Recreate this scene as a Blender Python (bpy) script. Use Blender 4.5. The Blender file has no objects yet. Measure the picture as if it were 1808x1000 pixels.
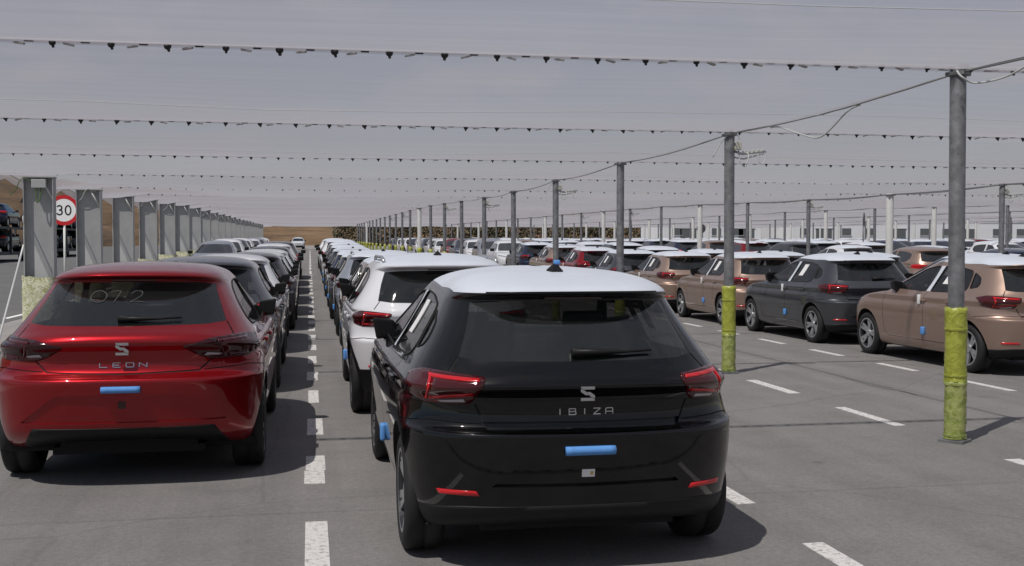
import bpy, bmesh, math, random
import numpy as np
from mathutils import Vector, Matrix
from mathutils.bvhtree import BVHTree

random.seed(7)
scene = bpy.context.scene
COL = scene.collection
R = math.radians

# ------------------------------------------------------------------ camera
CAM_H = 1.604
F_PX, W_PX, H_PX, VX, HZ = 1957.0, 1808.0, 1000.0, 547.0, 435.0
cam_d = bpy.data.cameras.new('camera')
cam_d.sensor_width = 36.0
cam_d.lens = 36.0 * F_PX / W_PX
cam_d.clip_start = 0.1
cam_d.clip_end = 5000
cam = bpy.data.objects.new('camera', cam_d)
COL.objects.link(cam)
cam.location = (0, 0, CAM_H)
yaw = math.atan((VX - W_PX / 2) / F_PX)          # the lane runs along +Y, left of the optical axis
pitch = math.atan((H_PX / 2 - HZ) / F_PX)
cam.rotation_euler = (math.pi / 2 - pitch, 0, yaw)
scene.camera = cam

# ------------------------------------------------------------------ light
SUN = Vector((1.26, 1.04, -3.05)).normalized()   # direction the light travels
sun_d = bpy.data.lights.new('sun', 'SUN')
sun_d.energy = 4.6
sun_d.angle = R(0.53)
sun_d.color = (1.0, 0.955, 0.90)
sun = bpy.data.objects.new('sun', sun_d)
COL.objects.link(sun)
sun.location = (-30, -30, 60)
sun.rotation_euler = SUN.to_track_quat('-Z', 'Y').to_euler()

world = bpy.data.worlds.new('World')
scene.world = world
world.use_nodes = True
wn, wl = world.node_tree.nodes, world.node_tree.links
wn.clear()
w_out = wn.new('ShaderNodeOutputWorld')
w_bg = wn.new('ShaderNodeBackground')
w_sky = wn.new('ShaderNodeTexSky')
w_sky.sky_type = 'NISHITA'
w_sky.sun_disc = False
w_sky.sun_elevation = math.asin(-SUN.z)
w_sky.sun_rotation = math.atan2(-SUN.x, -SUN.y)
w_sky.air_density = 1.0
w_sky.dust_density = 0.4
w_bg.inputs['Strength'].default_value = 0.052
# scattered cumulus, laid out on a flat layer overhead
w_tc = wn.new('ShaderNodeTexCoord')
w_sep = wn.new('ShaderNodeSeparateXYZ')
w_add = wn.new('ShaderNodeMath'); w_add.operation = 'ADD'; w_add.inputs[1].default_value = 0.22
w_mx = wn.new('ShaderNodeMath'); w_mx.operation = 'MAXIMUM'; w_mx.inputs[1].default_value = 0.05
w_dx = wn.new('ShaderNodeMath'); w_dx.operation = 'DIVIDE'
w_dy = wn.new('ShaderNodeMath'); w_dy.operation = 'DIVIDE'
w_cmb = wn.new('ShaderNodeCombineXYZ')
w_noise = wn.new('ShaderNodeTexNoise')
w_noise.inputs['Scale'].default_value = 2.1
w_noise.inputs['Detail'].default_value = 9.0
w_noise.inputs['Roughness'].default_value = 0.58
w_ramp = wn.new('ShaderNodeValToRGB')
w_ramp.color_ramp.elements[0].position = 0.50
w_ramp.color_ramp.elements[1].position = 0.68
w_mix = wn.new('ShaderNodeMixRGB')
w_mix.inputs[2].default_value = (5.6, 5.8, 6.5, 1)
wl.new(w_tc.outputs['Generated'], w_sep.inputs[0])
wl.new(w_sep.outputs['Z'], w_add.inputs[0]); wl.new(w_add.outputs[0], w_mx.inputs[0])
wl.new(w_sep.outputs['X'], w_dx.inputs[0]); wl.new(w_mx.outputs[0], w_dx.inputs[1])
wl.new(w_sep.outputs['Y'], w_dy.inputs[0]); wl.new(w_mx.outputs[0], w_dy.inputs[1])
wl.new(w_dx.outputs[0], w_cmb.inputs[0]); wl.new(w_dy.outputs[0], w_cmb.inputs[1])
wl.new(w_cmb.outputs[0], w_noise.inputs['Vector'])
wl.new(w_noise.outputs['Fac'], w_ramp.inputs[0])
wl.new(w_ramp.outputs[0], w_mix.inputs[0])
wl.new(w_sky.outputs[0], w_mix.inputs[1])
wl.new(w_mix.outputs[0], w_bg.inputs['Color'])
wl.new(w_bg.outputs[0], w_out.inputs[0])

scene.view_settings.view_transform = 'Standard'
scene.view_settings.look = 'None'
scene.view_settings.exposure = 0.18
scene.view_settings.gamma = 1.0
scene.view_settings.use_curve_mapping = False
scene.cycles.max_bounces = 8
scene.cycles.transparent_max_bounces = 24
scene.cycles.sample_clamp_indirect = 6.0

# ------------------------------------------------------------------ materials
MATS = {}
def new_mat(name):
    m = bpy.data.materials.new(name)
    m.use_nodes = True
    MATS[name] = m
    nt = m.node_tree
    return m, nt.nodes, nt.links, nt.nodes['Principled BSDF']

def plain(name, col, rough=0.5, metal=0.0, coat=0.0, spec=0.5, vary=0.0, vscale=6.0, bump=0.0, bscale=60.0):
    m, n, l, p = new_mat(name)
    c = (*col, 1)
    p.inputs['Base Color'].default_value = c
    p.inputs['Roughness'].default_value = rough
    p.inputs['Metallic'].default_value = metal
    p.inputs['Coat Weight'].default_value = coat
    p.inputs['Coat Roughness'].default_value = 0.03
    p.inputs['Specular IOR Level'].default_value = spec
    tc = None
    if vary or bump:
        tc = n.new('ShaderNodeTexCoord')
    if vary:
        t = n.new('ShaderNodeTexNoise'); t.inputs['Scale'].default_value = vscale
        t.inputs['Detail'].default_value = 6; t.inputs['Roughness'].default_value = 0.62
        r = n.new('ShaderNodeMapRange')
        r.inputs[1].default_value = 0.3; r.inputs[2].default_value = 0.7
        r.inputs[3].default_value = 1 - vary; r.inputs[4].default_value = 1 + vary
        mm = n.new('ShaderNodeVectorMath'); mm.operation = 'SCALE'
        mm.inputs[0].default_value = col
        l.new(tc.outputs['Object'], t.inputs['Vector'])
        l.new(t.outputs['Fac'], r.inputs[0]); l.new(r.outputs[0], mm.inputs['Scale'])
        l.new(mm.outputs[0], p.inputs['Base Color'])
    if bump:
        t = n.new('ShaderNodeTexNoise'); t.inputs['Scale'].default_value = bscale
        t.inputs['Detail'].default_value = 4
        b = n.new('ShaderNodeBump'); b.inputs['Strength'].default_value = bump
        b.inputs['Distance'].default_value = 0.01
        l.new(tc.outputs['Object'], t.inputs['Vector'])
        l.new(t.outputs['Fac'], b.inputs['Height']); l.new(b.outputs[0], p.inputs['Normal'])
    return m

def paint(name, col, metal=0.35, rough=0.38, dust=0.10):
    """clear-coated car paint with a thin film of road dust that settles on upward faces"""
    m, n, l, p = new_mat(name)
    p.inputs['Metallic'].default_value = metal
    p.inputs['Roughness'].default_value = rough
    p.inputs['Coat Weight'].default_value = 1.0
    p.inputs['Specular IOR Level'].default_value = 0.04
    p.inputs['Coat Roughness'].default_value = 0.035
    tc = n.new('ShaderNodeTexCoord')
    t = n.new('ShaderNodeTexNoise'); t.inputs['Scale'].default_value = 9; t.inputs['Detail'].default_value = 8
    t.inputs['Roughness'].default_value = 0.7
    l.new(tc.outputs['Object'], t.inputs['Vector'])
    r = n.new('ShaderNodeMapRange'); r.inputs[1].default_value = 0.35; r.inputs[2].default_value = 0.75
    r.inputs[3].default_value = dust * 0.35; r.inputs[4].default_value = dust
    l.new(t.outputs['Fac'], r.inputs[0])
    mx = n.new('ShaderNodeMixRGB'); mx.inputs[1].default_value = (*col, 1); mx.inputs[2].default_value = (0.30, 0.28, 0.26, 1)
    l.new(r.outputs[0], mx.inputs[0]); l.new(mx.outputs[0], p.inputs['Base Color'])
    r2 = n.new('ShaderNodeMapRange'); r2.inputs[1].default_value = 0.3; r2.inputs[2].default_value = 0.8
    r2.inputs[3].default_value = 0.008; r2.inputs[4].default_value = 0.04
    l.new(t.outputs['Fac'], r2.inputs[0]); l.new(r2.outputs[0], p.inputs['Coat Roughness'])
    return m

paint('paint_black', (0.0018, 0.002, 0.0026), 0.0, 0.3, 0.004)
paint('paint_red', (0.27, 0.003, 0.007), 0.5, 0.30, 0.012)
paint('paint_white', (0.72, 0.73, 0.76), 0.0, 0.35, 0.05)
paint('paint_bronze', (0.365, 0.258, 0.208), 0.55, 0.36, 0.05)
paint('paint_grey', (0.060, 0.064, 0.075), 0.45, 0.34, 0.05)
paint('paint_purple', (0.060, 0.048, 0.056), 0.4, 0.34, 0.05)
paint('paint_blue', (0.012, 0.020, 0.055), 0.3, 0.34, 0.04)
paint('paint_silver', (0.42, 0.45, 0.50), 0.65, 0.34, 0.05)
plain('film', (0.60, 0.64, 0.705), 0.42, spec=0.35, vary=0.05, vscale=3, bump=0.22, bscale=3.5)
plain('film_fold', (0.47, 0.505, 0.56), 0.5)
plain('glass', (0.010, 0.0125, 0.012), 0.02, spec=0.9, coat=0.6).node_tree.nodes['Principled BSDF'].inputs['Alpha'].default_value = 0.80
plain('glass_side', (0.010, 0.012, 0.013), 0.03, spec=0.8, coat=0.6).node_tree.nodes['Principled BSDF'].inputs['Alpha'].default_value = 0.60
plain('glass_far', (0.016, 0.019, 0.020), 0.04, spec=0.9, coat=0.6)
plain('trim', (0.009, 0.009, 0.010), 0.5, spec=0.3, bump=0.1, bscale=300)
plain('gap', (0.004, 0.004, 0.004), 0.8)
plain('rubber', (0.014, 0.014, 0.015), 0.72, bump=0.25, bscale=90)
plain('liner', (0.008, 0.008, 0.008), 0.9)
plain('alloy', (0.50, 0.51, 0.53), 0.32, metal=0.7)
plain('alloy_dark', (0.035, 0.036, 0.04), 0.4, metal=0.4)
plain('chrome', (0.62, 0.63, 0.66), 0.18, metal=1.0)
plain('lens', (0.055, 0.002, 0.003), 0.08, coat=0.5)
plain('lens_dark', (0.035, 0.0025, 0.004), 0.10, coat=0.3)
plain('lens_bar', (0.55, 0.008, 0.012), 0.15, coat=0.5)
plain('lens_clear', (0.40, 0.36, 0.36), 0.08, coat=1.0)
plain('headlamp', (0.30, 0.31, 0.33), 0.06, coat=1.0)
plain('seat_cloth', (0.030, 0.031, 0.034), 0.85, vary=0.1, vscale=20)
plain('foam', (0.105, 0.30, 0.68), 0.75, vary=0.06, vscale=30)
plain('paper', (0.80, 0.80, 0.80), 0.7)
plain('chalk', (0.13, 0.14, 0.14), 0.9)
plain('ochre_mark', (0.55, 0.42, 0.12), 0.8)

# ------------------------------------------------------------------ mesh helpers
def link(o, parent=None):
    COL.objects.link(o)
    if parent is not None:
        o.parent = parent
    return o

def mk(name, verts, faces, mats, parent=None, smooth=False, fmat=None, normals=None):
    me = bpy.data.meshes.new(name)
    me.from_pydata([tuple(v) for v in verts], [], [tuple(f) for f in faces])
    for m in (mats if isinstance(mats, (list, tuple)) else [mats]):
        me.materials.append(MATS[m] if isinstance(m, str) else m)
    if fmat is not None:
        me.polygons.foreach_set('material_index', fmat)
    if smooth:
        me.polygons.foreach_set('use_smooth', [True] * len(me.polygons))
    me.update()
    if normals is not None:
        me.normals_split_custom_set_from_vertices([tuple(n) for n in normals])
    return link(bpy.data.objects.new(name, me), parent)

def empty(name, loc=(0, 0, 0), rz=0.0):
    o = bpy.data.objects.new(name, None)
    o.empty_display_size = 0.3
    o.location = loc
    o.rotation_euler = (0, 0, rz)
    COL.objects.link(o)
    return o

def tag(o, label=None, cat=None, group=None, kind=None):
    if label: o['label'] = label
    if cat: o['category'] = cat
    if group: o['group'] = group
    if kind: o['kind'] = kind
    return o

class MB:
    """collects simple shapes into one mesh"""
    def __init__(s): s.v = []; s.f = []; s.m = []
    def add(s, vs, fs, mi=0):
        b = len(s.v); s.v += [tuple(v) for v in vs]
        s.f += [tuple(i + b for i in f) for f in fs]; s.m += [mi] * len(fs)
    def box(s, c, d, rot=None, mi=0, taper=1.0):
        x, y, z = d[0] / 2, d[1] / 2, d[2] / 2
        vs = []
        for sz in (-1, 1):
            k = taper if sz > 0 else 1.0
            for sx, sy in ((-1, -1), (1, -1), (1, 1), (-1, 1)):
                v = Vector((sx * x * k, sy * y * k, sz * z))
                if rot is not None: v = rot @ v
                vs.append(v + Vector(c))
        s.add(vs, [(3, 2, 1, 0), (4, 5, 6, 7), (0, 1, 5, 4), (1, 2, 6, 5), (2, 3, 7, 6), (3, 0, 4, 7)], mi)
    def rbox(s, c, d, r, rot=None, mi=0):
        """box with all edges chamfered"""
        bm = bmesh.new(); bmesh.ops.create_cube(bm, size=1.0)
        for v in bm.verts: v.co = Vector((v.co.x * d[0], v.co.y * d[1], v.co.z * d[2]))
        bmesh.ops.bevel(bm, geom=list(bm.edges), offset=r, segments=2, profile=0.7, affect='EDGES')
        bm.verts.ensure_lookup_table()
        vs = [((rot @ v.co) if rot is not None else v.co) + Vector(c) for v in bm.verts]
        s.add(vs, [[v.index for v in f.verts] for f in bm.faces], mi); bm.free()
    def tube(s, pts, r, n=8, mi=0, caps=True):
        pts = [Vector(p) for p in pts]; rings = []
        prev = None
        for i, p in enumerate(pts):
            d = (pts[min(i + 1, len(pts) - 1)] - pts[max(i - 1, 0)]).normalized()
            if prev is None:
                a = d.orthogonal().normalized()
            else:
                a = (prev - d * prev.dot(d))
                a = a.normalized() if a.length > 1e-6 else d.orthogonal().normalized()
            prev = a
            b = d.cross(a); rr = r[i] if isinstance(r, (list, tuple)) else r
            rings.append([p + (a * math.cos(2 * math.pi * k / n) + b * math.sin(2 * math.pi * k / n)) * rr for k in range(n)])
        vs = [v for g in rings for v in g]; fs = []
        for i in range(len(pts) - 1):
            for k in range(n):
                k2 = (k + 1) % n
                fs.append((i * n + k, i * n + k2, (i + 1) * n + k2, (i + 1) * n + k))
        if caps:
            fs.append(tuple(range(n - 1, -1, -1))); fs.append(tuple(range((len(pts) - 1) * n, len(pts) * n)))
        s.add(vs, fs, mi)
    def lathe(s, prof, axis='z', n=24, c=(0, 0, 0), mi=0):
        """prof: list of (radius, height); spun about the axis"""
        vs = []; fs = []; m = len(prof)
        for k in range(n):
            a = 2 * math.pi * k / n; ca, sa = math.cos(a), math.sin(a)
            for (r, h) in prof:
                v = {'z': (r * ca, r * sa, h), 'x': (h, r * ca, r * sa), 'y': (r * sa, h, r * ca)}[axis]
                vs.append((v[0] + c[0], v[1] + c[1], v[2] + c[2]))
        for k in range(n):
            k2 = (k + 1) % n
            for i in range(m - 1):
                fs.append((k * m + i, k2 * m + i, k2 * m + i + 1, k * m + i + 1))
        s.add(vs, fs, mi)
    def build(s, name, mats, parent=None, smooth=False):
        return mk(name, s.v, s.f, mats, parent, smooth, s.m)

def copy_tree(o, parent=None):
    c = o.copy(); COL.objects.link(c)
    if parent is not None: c.parent = parent
    for ch in list(o.children): copy_tree(ch, c)
    return c

# ------------------------------------------------------------------ terrain height
GP = [(-60, 0), (0, 0), (28, 0), (33, .06), (38, .17), (43, .28), (48, .37), (54, .44), (60, .50), (80, .66), (110, .92), (150, 1.25), (250, 2.0), (400, 3.0), (900, 5.0)]
def ground_z(x, y):
    z = GP[-1][1]
    if y <= 0: z = 0.0
    else:
      for (a, za), (b, zb) in zip(GP, GP[1:]):
        if y <= b:
            z = za + (zb - za) * max(0.0, (y - a)) / (b - a); break
    if x < -7.5:
        k = min(1.0, (y - 5) / 45.0) if y > 5 else 0.0
        z += k * min(0.10, 0.02 * (-7.5 - x))
    return z
def ground_slope(x, y):
    return (ground_z(x, y + 1.5) - ground_z(x, y - 1.5)) / 3.0

# ------------------------------------------------------------------ car shells
def pchip(xs, ys, xq):
    xs, ys = np.asarray(xs, float), np.asarray(ys, float)
    h = np.diff(xs); d = np.diff(ys) / h
    m = np.zeros(len(xs))
    m[0], m[-1] = d[0], d[-1]
    for i in range(1, len(xs) - 1):
        if d[i - 1] * d[i] > 0:
            w1, w2 = 2 * h[i] + h[i - 1], h[i] + 2 * h[i - 1]
            m[i] = (w1 + w2) / (w1 / d[i - 1] + w2 / d[i])
    out = []
    for q in xq:
        i = min(max(np.searchsorted(xs, q, side='right') - 1, 0), len(h) - 1)
        t = (q - xs[i]) / h[i]
        out.append((2*t**3-3*t**2+1)*ys[i] + (t**3-2*t**2+t)*h[i]*m[i] + (-2*t**3+3*t**2)*ys[i+1] + (t**3-t**2)*h[i]*m[i+1])
    return np.array(out)

def corner(Wd, L, n, m, k=140):
    """quarter outline: from centre of the end face (0,0) to the start of the side (Wd,L), m+1 points"""
    ph = np.linspace(0, math.pi / 2, k)
    x = Wd * np.sin(ph) ** (2.0 / n); y = L * (1 - np.clip(np.cos(ph), 0, 1) ** (2.0 / n))
    s = np.concatenate([[0], np.cumsum(np.hypot(np.diff(x), np.diff(y)))])
    q = np.linspace(0, s[-1], m + 1)
    return np.interp(q, s, x), np.interp(q, s, y)

def shell_faces(sp, sub, m1, m2, m3):
    """half shell (x>=0): list of faces, each a list of vertex vectors (x,y,z,nx,ny,nz,q)
    q = distance along the outline from the centre of the tail"""
    K = np.array(sp['rows'], float)
    nk = len(K); tq = np.linspace(0, nk - 1, (nk - 1) * sub + 1)
    C = [pchip(range(nk), K[:, j], tq) for j in range(K.shape[1])]
    nr = len(tq); nc = m1 + m2 + m3 + 1
    P = np.zeros((nr, nc, 3)); Q = np.zeros((nr, nc))
    ymid, half = sp['ymid'], sp['half']
    for i in range(nr):
        ry, rz, Wd, sz, fy, fz, Lr, n1, Lf, n2 = [c[i] for c in C]
        x1, y1 = corner(Wd, Lr, n1, m1); x3, y3 = corner(Wd, Lf, n2, m3)
        ya, yb = ry + Lr, fy - Lf
        xs = np.concatenate([x1, np.full(m2 - 1, Wd), x3[::-1]])
        ys = np.concatenate([ry + y1, np.linspace(ya, yb, m2 + 1)[1:-1], (fy - y3)[::-1]])
        zs = np.full(nc, sz)
        zs[:m1 + 1] = sz + (rz - sz) * (1 - (x1 / max(Wd, 1e-6)) ** 3)
        zs[-(m3 + 1):] = (sz + (fz - sz) * (1 - (x3 / max(Wd, 1e-6)) ** 3))[::-1]
        xs = xs * (1 - sp['barrel'] * np.abs((ys - ymid) / half) ** 2.2)
        P[i, :, 0], P[i, :, 1], P[i, :, 2] = xs, ys, zs
        Q[i] = np.concatenate([[0], np.cumsum(np.linalg.norm(np.diff(P[i], axis=0), axis=1))])
    du = np.gradient(P, axis=1); dv = np.gradient(P, axis=0)
    N = np.cross(du, dv); ln = np.linalg.norm(N, axis=2, keepdims=True); N = N / np.maximum(ln, 1e-9)
    N[:, 0, 0] = 0; N[:, -1, 0] = 0
    N /= np.maximum(np.linalg.norm(N, axis=2, keepdims=True), 1e-9)
    A = np.concatenate([P, N, Q[:, :, None]], axis=2)
    F = []
    for i in range(nr - 1):
        for j in range(nc - 1):
            F.append([A[i, j], A[i, j + 1], A[i + 1, j + 1], A[i + 1, j]])
    return F, P

def clip(poly, a, b, ca, cb):
    """split a face by the directed 2-D line a->b; returns (left part, right part)"""
    dx, dy = b[0] - a[0], b[1] - a[1]
    d = [dx * (v[cb] - a[1]) - dy * (v[ca] - a[0]) for v in poly]
    if all(x >= -1e-9 for x in d): return poly, None
    if all(x <= 1e-9 for x in d): return None, poly
    L, Rr = [], []; n = len(poly)
    for i in range(n):
        j = (i + 1) % n
        if d[i] >= 0: L.append(poly[i])
        if d[i] <= 0: Rr.append(poly[i])
        if d[i] * d[j] < 0:
            t = d[i] / (d[i] - d[j]); v = poly[i] + (poly[j] - poly[i]) * t
            L.append(v); Rr.append(v)
    return (L if len(L) > 2 else None), (Rr if len(Rr) > 2 else None)

def triangulate(pts):
    """ear clipping of a simple polygon into ccw triangles"""
    pts = [tuple(p) for p in pts]
    area = sum(pts[i][0] * pts[(i + 1) % len(pts)][1] - pts[(i + 1) % len(pts)][0] * pts[i][1] for i in range(len(pts)))
    if area < 0: pts = pts[::-1]
    idx = list(range(len(pts))); out = []
    cr = lambda o, a, b: (a[0]-o[0])*(b[1]-o[1]) - (a[1]-o[1])*(b[0]-o[0])
    guard = 0
    while len(idx) > 3 and guard < 2000:
        guard += 1
        for k in range(len(idx)):
            a, b, c = pts[idx[k-1]], pts[idx[k]], pts[idx[(k+1) % len(idx)]]
            if cr(a, b, c) <= 1e-12: continue
            if any(cr(a,b,pts[i]) > 1e-12 and cr(b,c,pts[i]) > 1e-12 and cr(c,a,pts[i]) > 1e-12 for i in idx if pts[i] not in (a, b, c)): continue
            out.append((a, b, c)); idx.pop(k); break
        else:
            break
    out.append(tuple(pts[i] for i in idx[:3]))
    return out

def is_convex(pts):
    n = len(pts); sgn = 0
    for i in range(n):
        o, a, b = pts[i], pts[(i+1) % n], pts[(i+2) % n]
        c = (a[0]-o[0])*(b[1]-o[1]) - (a[1]-o[1])*(b[0]-o[0])
        if abs(c) < 1e-10: continue
        if sgn == 0: sgn = 1 if c > 0 else -1
        elif c * sgn < 0: return False
    return True

def rounded(pts, r, seg=4):
    out = []; n = len(pts)
    for i in range(n):
        p0, p, p1 = Vector(pts[i-1]), Vector(pts[i]), Vector(pts[(i+1) % n])
        a, b = p0 - p, p1 - p
        k = min(r, a.length * 0.45, b.length * 0.45)
        A, B = p + a.normalized() * k, p + b.normalized() * k
        for s in range(seg + 1):
            t = s / seg
            q = A * (1-t)**2 + p * 2*t*(1-t) + B * t**2
            out.append((q.x, q.y))
    return out

AX = {'rear': (0, 2), 'front': (0, 2), 'side': (1, 2), 'top': (0, 1), 'wrap': (6, 2)}
def ok_face(f, mode):
    n = sum(v[3:6] for v in f)
    n = n / (np.linalg.norm(n) + 1e-9)
    if mode == 'rear': return n[1] < -0.12
    if mode == 'front': return n[1] > 0.12
    if mode == 'side': return n[0] > 0.30
    if mode == 'top': return n[2] > 0.55
    return True

class Shell:
    def __init__(s, faces): s.parts = {'body': faces}
    def cut(s, new, mode, poly, src=('body',), lim=None):
        ca, cb = AX[mode]
        if is_convex(poly):
            ar = sum(poly[i][0]*poly[(i+1) % len(poly)][1] - poly[(i+1) % len(poly)][0]*poly[i][1] for i in range(len(poly)))
            pieces = [poly if ar > 0 else poly[::-1]]
        else:
            pieces = triangulate(poly)
        for pc in pieces:
            lo = (min(p[0] for p in pc), min(p[1] for p in pc)); hi = (max(p[0] for p in pc), max(p[1] for p in pc))
            for sname in src:
                keep = []; got = []
                for f in s.parts.get(sname, []):
                    a = [v[ca] for v in f]; b = [v[cb] for v in f]
                    if max(a) < lo[0] or min(a) > hi[0] or max(b) < lo[1] or min(b) > hi[1] or not ok_face(f, mode) or (lim and not lim(f)):
                        keep.append(f); continue
                    cur = f
                    for i in range(len(pc)):
                        cur, o = clip(cur, pc[i], pc[(i+1) % len(pc)], ca, cb)
                        if o is not None: keep.append(o)
                        if cur is None: break
                    if cur is not None: got.append(cur)
                s.parts[sname] = keep
                s.parts.setdefault(new, []).extend(got)
    def stroke(s, new, mode, pts, w=0.006, src=('body',), lim=None):
        for a, b in zip(pts, pts[1:]):
            d = Vector((b[0]-a[0], b[1]-a[1]))
            if d.length < 1e-6: continue
            d.normalize(); nn = Vector((-d.y, d.x)) * w / 2; e = d * w * 0.3
            s.cut(new, mode, [(a[0]-e.x+nn.x, a[1]-e.y+nn.y), (a[0]-e.x-nn.x, a[1]-e.y-nn.y), (b[0]+e.x-nn.x, b[1]+e.y-nn.y), (b[0]+e.x+nn.x, b[1]+e.y+nn.y)], src, lim)
    def drop(s, n): s.parts.pop(n, None)

def weld(faces, off=0.0, mirror=0, skirt=0.0):
    """faces -> verts, faces, normals. mirror 0: right only, 1: left only, 2: both halves. skirt: depth of a rim closing the offset"""
    vs, ns, fs, key = [], [], [], {}
    def vid(v, sx):
        k = (round(v[0]*sx, 5), round(v[1], 5), round(v[2], 5))
        if k not in key:
            key[k] = len(vs)
            vs.append((v[0]*sx + v[3]*sx*off, v[1] + v[4]*off, v[2] + v[5]*off)); ns.append((v[3]*sx, v[4], v[5]))
        return key[k]
    for sx in ((1,), (-1,), (1, -1))[mirror]:
        for f in faces:
            ids = []
            for v in f:
                i = vid(v, sx)
                if not ids or ids[-1] != i: ids.append(i)
            if len(ids) > 1 and ids[0] == ids[-1]: ids.pop()
            if len(set(ids)) < 3 or len(set(ids)) != len(ids): continue
            fs.append(ids if sx > 0 else ids[::-1])
    if skirt:
        cnt = {}
        for f in fs:
            for a, b in zip(f, f[1:] + f[:1]):
                cnt[(a, b)] = cnt.get((a, b), 0) + 1
        low = {}
        def lo(i):
            if i not in low:
                n = Vector(ns[i]); low[i] = len(vs)
                vs.append(tuple(Vector(vs[i]) - n * skirt)); ns.append(ns[i])
            return low[i]
        for (a, b) in list(cnt):
            if (b, a) not in cnt: fs.append([b, a, lo(a), lo(b)])
    return vs, fs, ns

def shell_part(name, faces, mat, parent, mirror=2, off=0.0, skirt=0.0):
    if not faces: return None
    vs, fs, ns = weld(faces, off, mirror, skirt)
    if skirt:
        return mk(name, vs, fs, mat, parent, True)
    return mk(name, vs, fs, mat, parent, True, normals=ns)

# ------------------------------------------------------------------ car specifications (metres, origin on the ground under the rear axle, +Y forward)
D3 = (3.0, 2.6)
IB_ROWS = [
 (-.35, .20, .70, .19, 3.00, .19, .35, 3, .50, 3), (-.54, .24, .79, .20, 3.20, .20, .50, 3, .62, 2.8), (-.63, .30, .835, .25, 3.30, .25, .56, 3, .70, 2.7),
 (-.655, .40, .86, .36, 3.345, .34, .58, 3, .74, 2.6), (-.67, .50, .878, .48, 3.36, .44, .60, 3, .76, 2.6), (-.692, .60, .888, .60, 3.365, .53, .61, 3, .78, 2.6),
 (-.703, .688, .890, .672, 3.36, .59, .62, 3, .78, 2.6), (-.692, .706, .890, .702, 3.345, .635, .61, 3, .78, 2.6), (-.608, .717, .889, .725, 3.33, .665, .55, 3, .78, 2.6),
 (-.582, .79, .884, .79, 3.30, .71, .57, 3, .78, 2.6), (-.598, .868, .876, .855, 3.22, .765, .60, 3, .78, 2.6), (-.646, .922, .872, .908, 3.02, .835, .62, 3, .78, 2.6),
 (-.622, .966, .848, .945, 2.72, .90, .62, 3, .72, 2.6), (-.555, 1.025, .828, .968, 2.40, .965, .60, 3.2, .60, 2.6), (-.500, 1.085, .795, 1.02, 2.28, 1.02, .58, 3.3, .55, 2.6),
 (-.420, 1.18, .725, 1.13, 2.03, 1.14, .56, 3.4, .52, 2.6), (-.345, 1.27, .662, 1.24, 1.75, 1.265, .55, 3.4, .50, 2.6), (-.300, 1.325, .622, 1.31, 1.55, 1.345, .55, 3.4, .46, 2.6),
 (-.400, 1.338, .608, 1.332, 1.49, 1.365, .65, 3.2, .45, 2.6), (-.435, 1.358, .596, 1.350, 1.43, 1.385, .69, 3.2, .45, 2.6), (-.400, 1.380, .578, 1.372, 1.36, 1.402, .66, 3.1, .44, 2.6),
 (-.25, 1.408, .535, 1.400, 1.24, 1.428, .55, 3, .42, 2.6), (.0, 1.438, .45, 1.430, 1.08, 1.448, .40, 2.8, .40, 2.6), (.25, 1.456, .28, 1.452, .92, 1.461, .28, 2.5, .28, 2.5),
 (.50, 1.464, .03, 1.464, .72, 1.465, .08, 2, .08, 2)]
def lift(rows, dz):
    out = []
    for i, r in enumerate(rows):
        r = list(r)
        for k in (1, 3, 5): r[k] += dz.get(i, 0)
        out.append(tuple(r))
    return out
IB_ROWS = lift(IB_ROWS, {17: .008, 18: .010, 19: .012, 20: .014, 21: .018, 22: .021, 23: .022, 24: .022})
for i_, (ry_, rz_, w_) in {3: (-.660, .40, .862), 4: (-.681, .50, .878), 5: (-.695, .60, .887)}.items():
    IB_ROWS[i_] = (ry_, rz_, w_) + IB_ROWS[i_][3:]
IB_ROWS[9] = IB_ROWS[9][:2] + (.882,) + IB_ROWS[9][3:]
IB_ROWS[10] = IB_ROWS[10][:2] + (.868,) + IB_ROWS[10][3:]
IB_ROWS[11] = IB_ROWS[11][:2] + (.873,) + IB_ROWS[11][3:]
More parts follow.
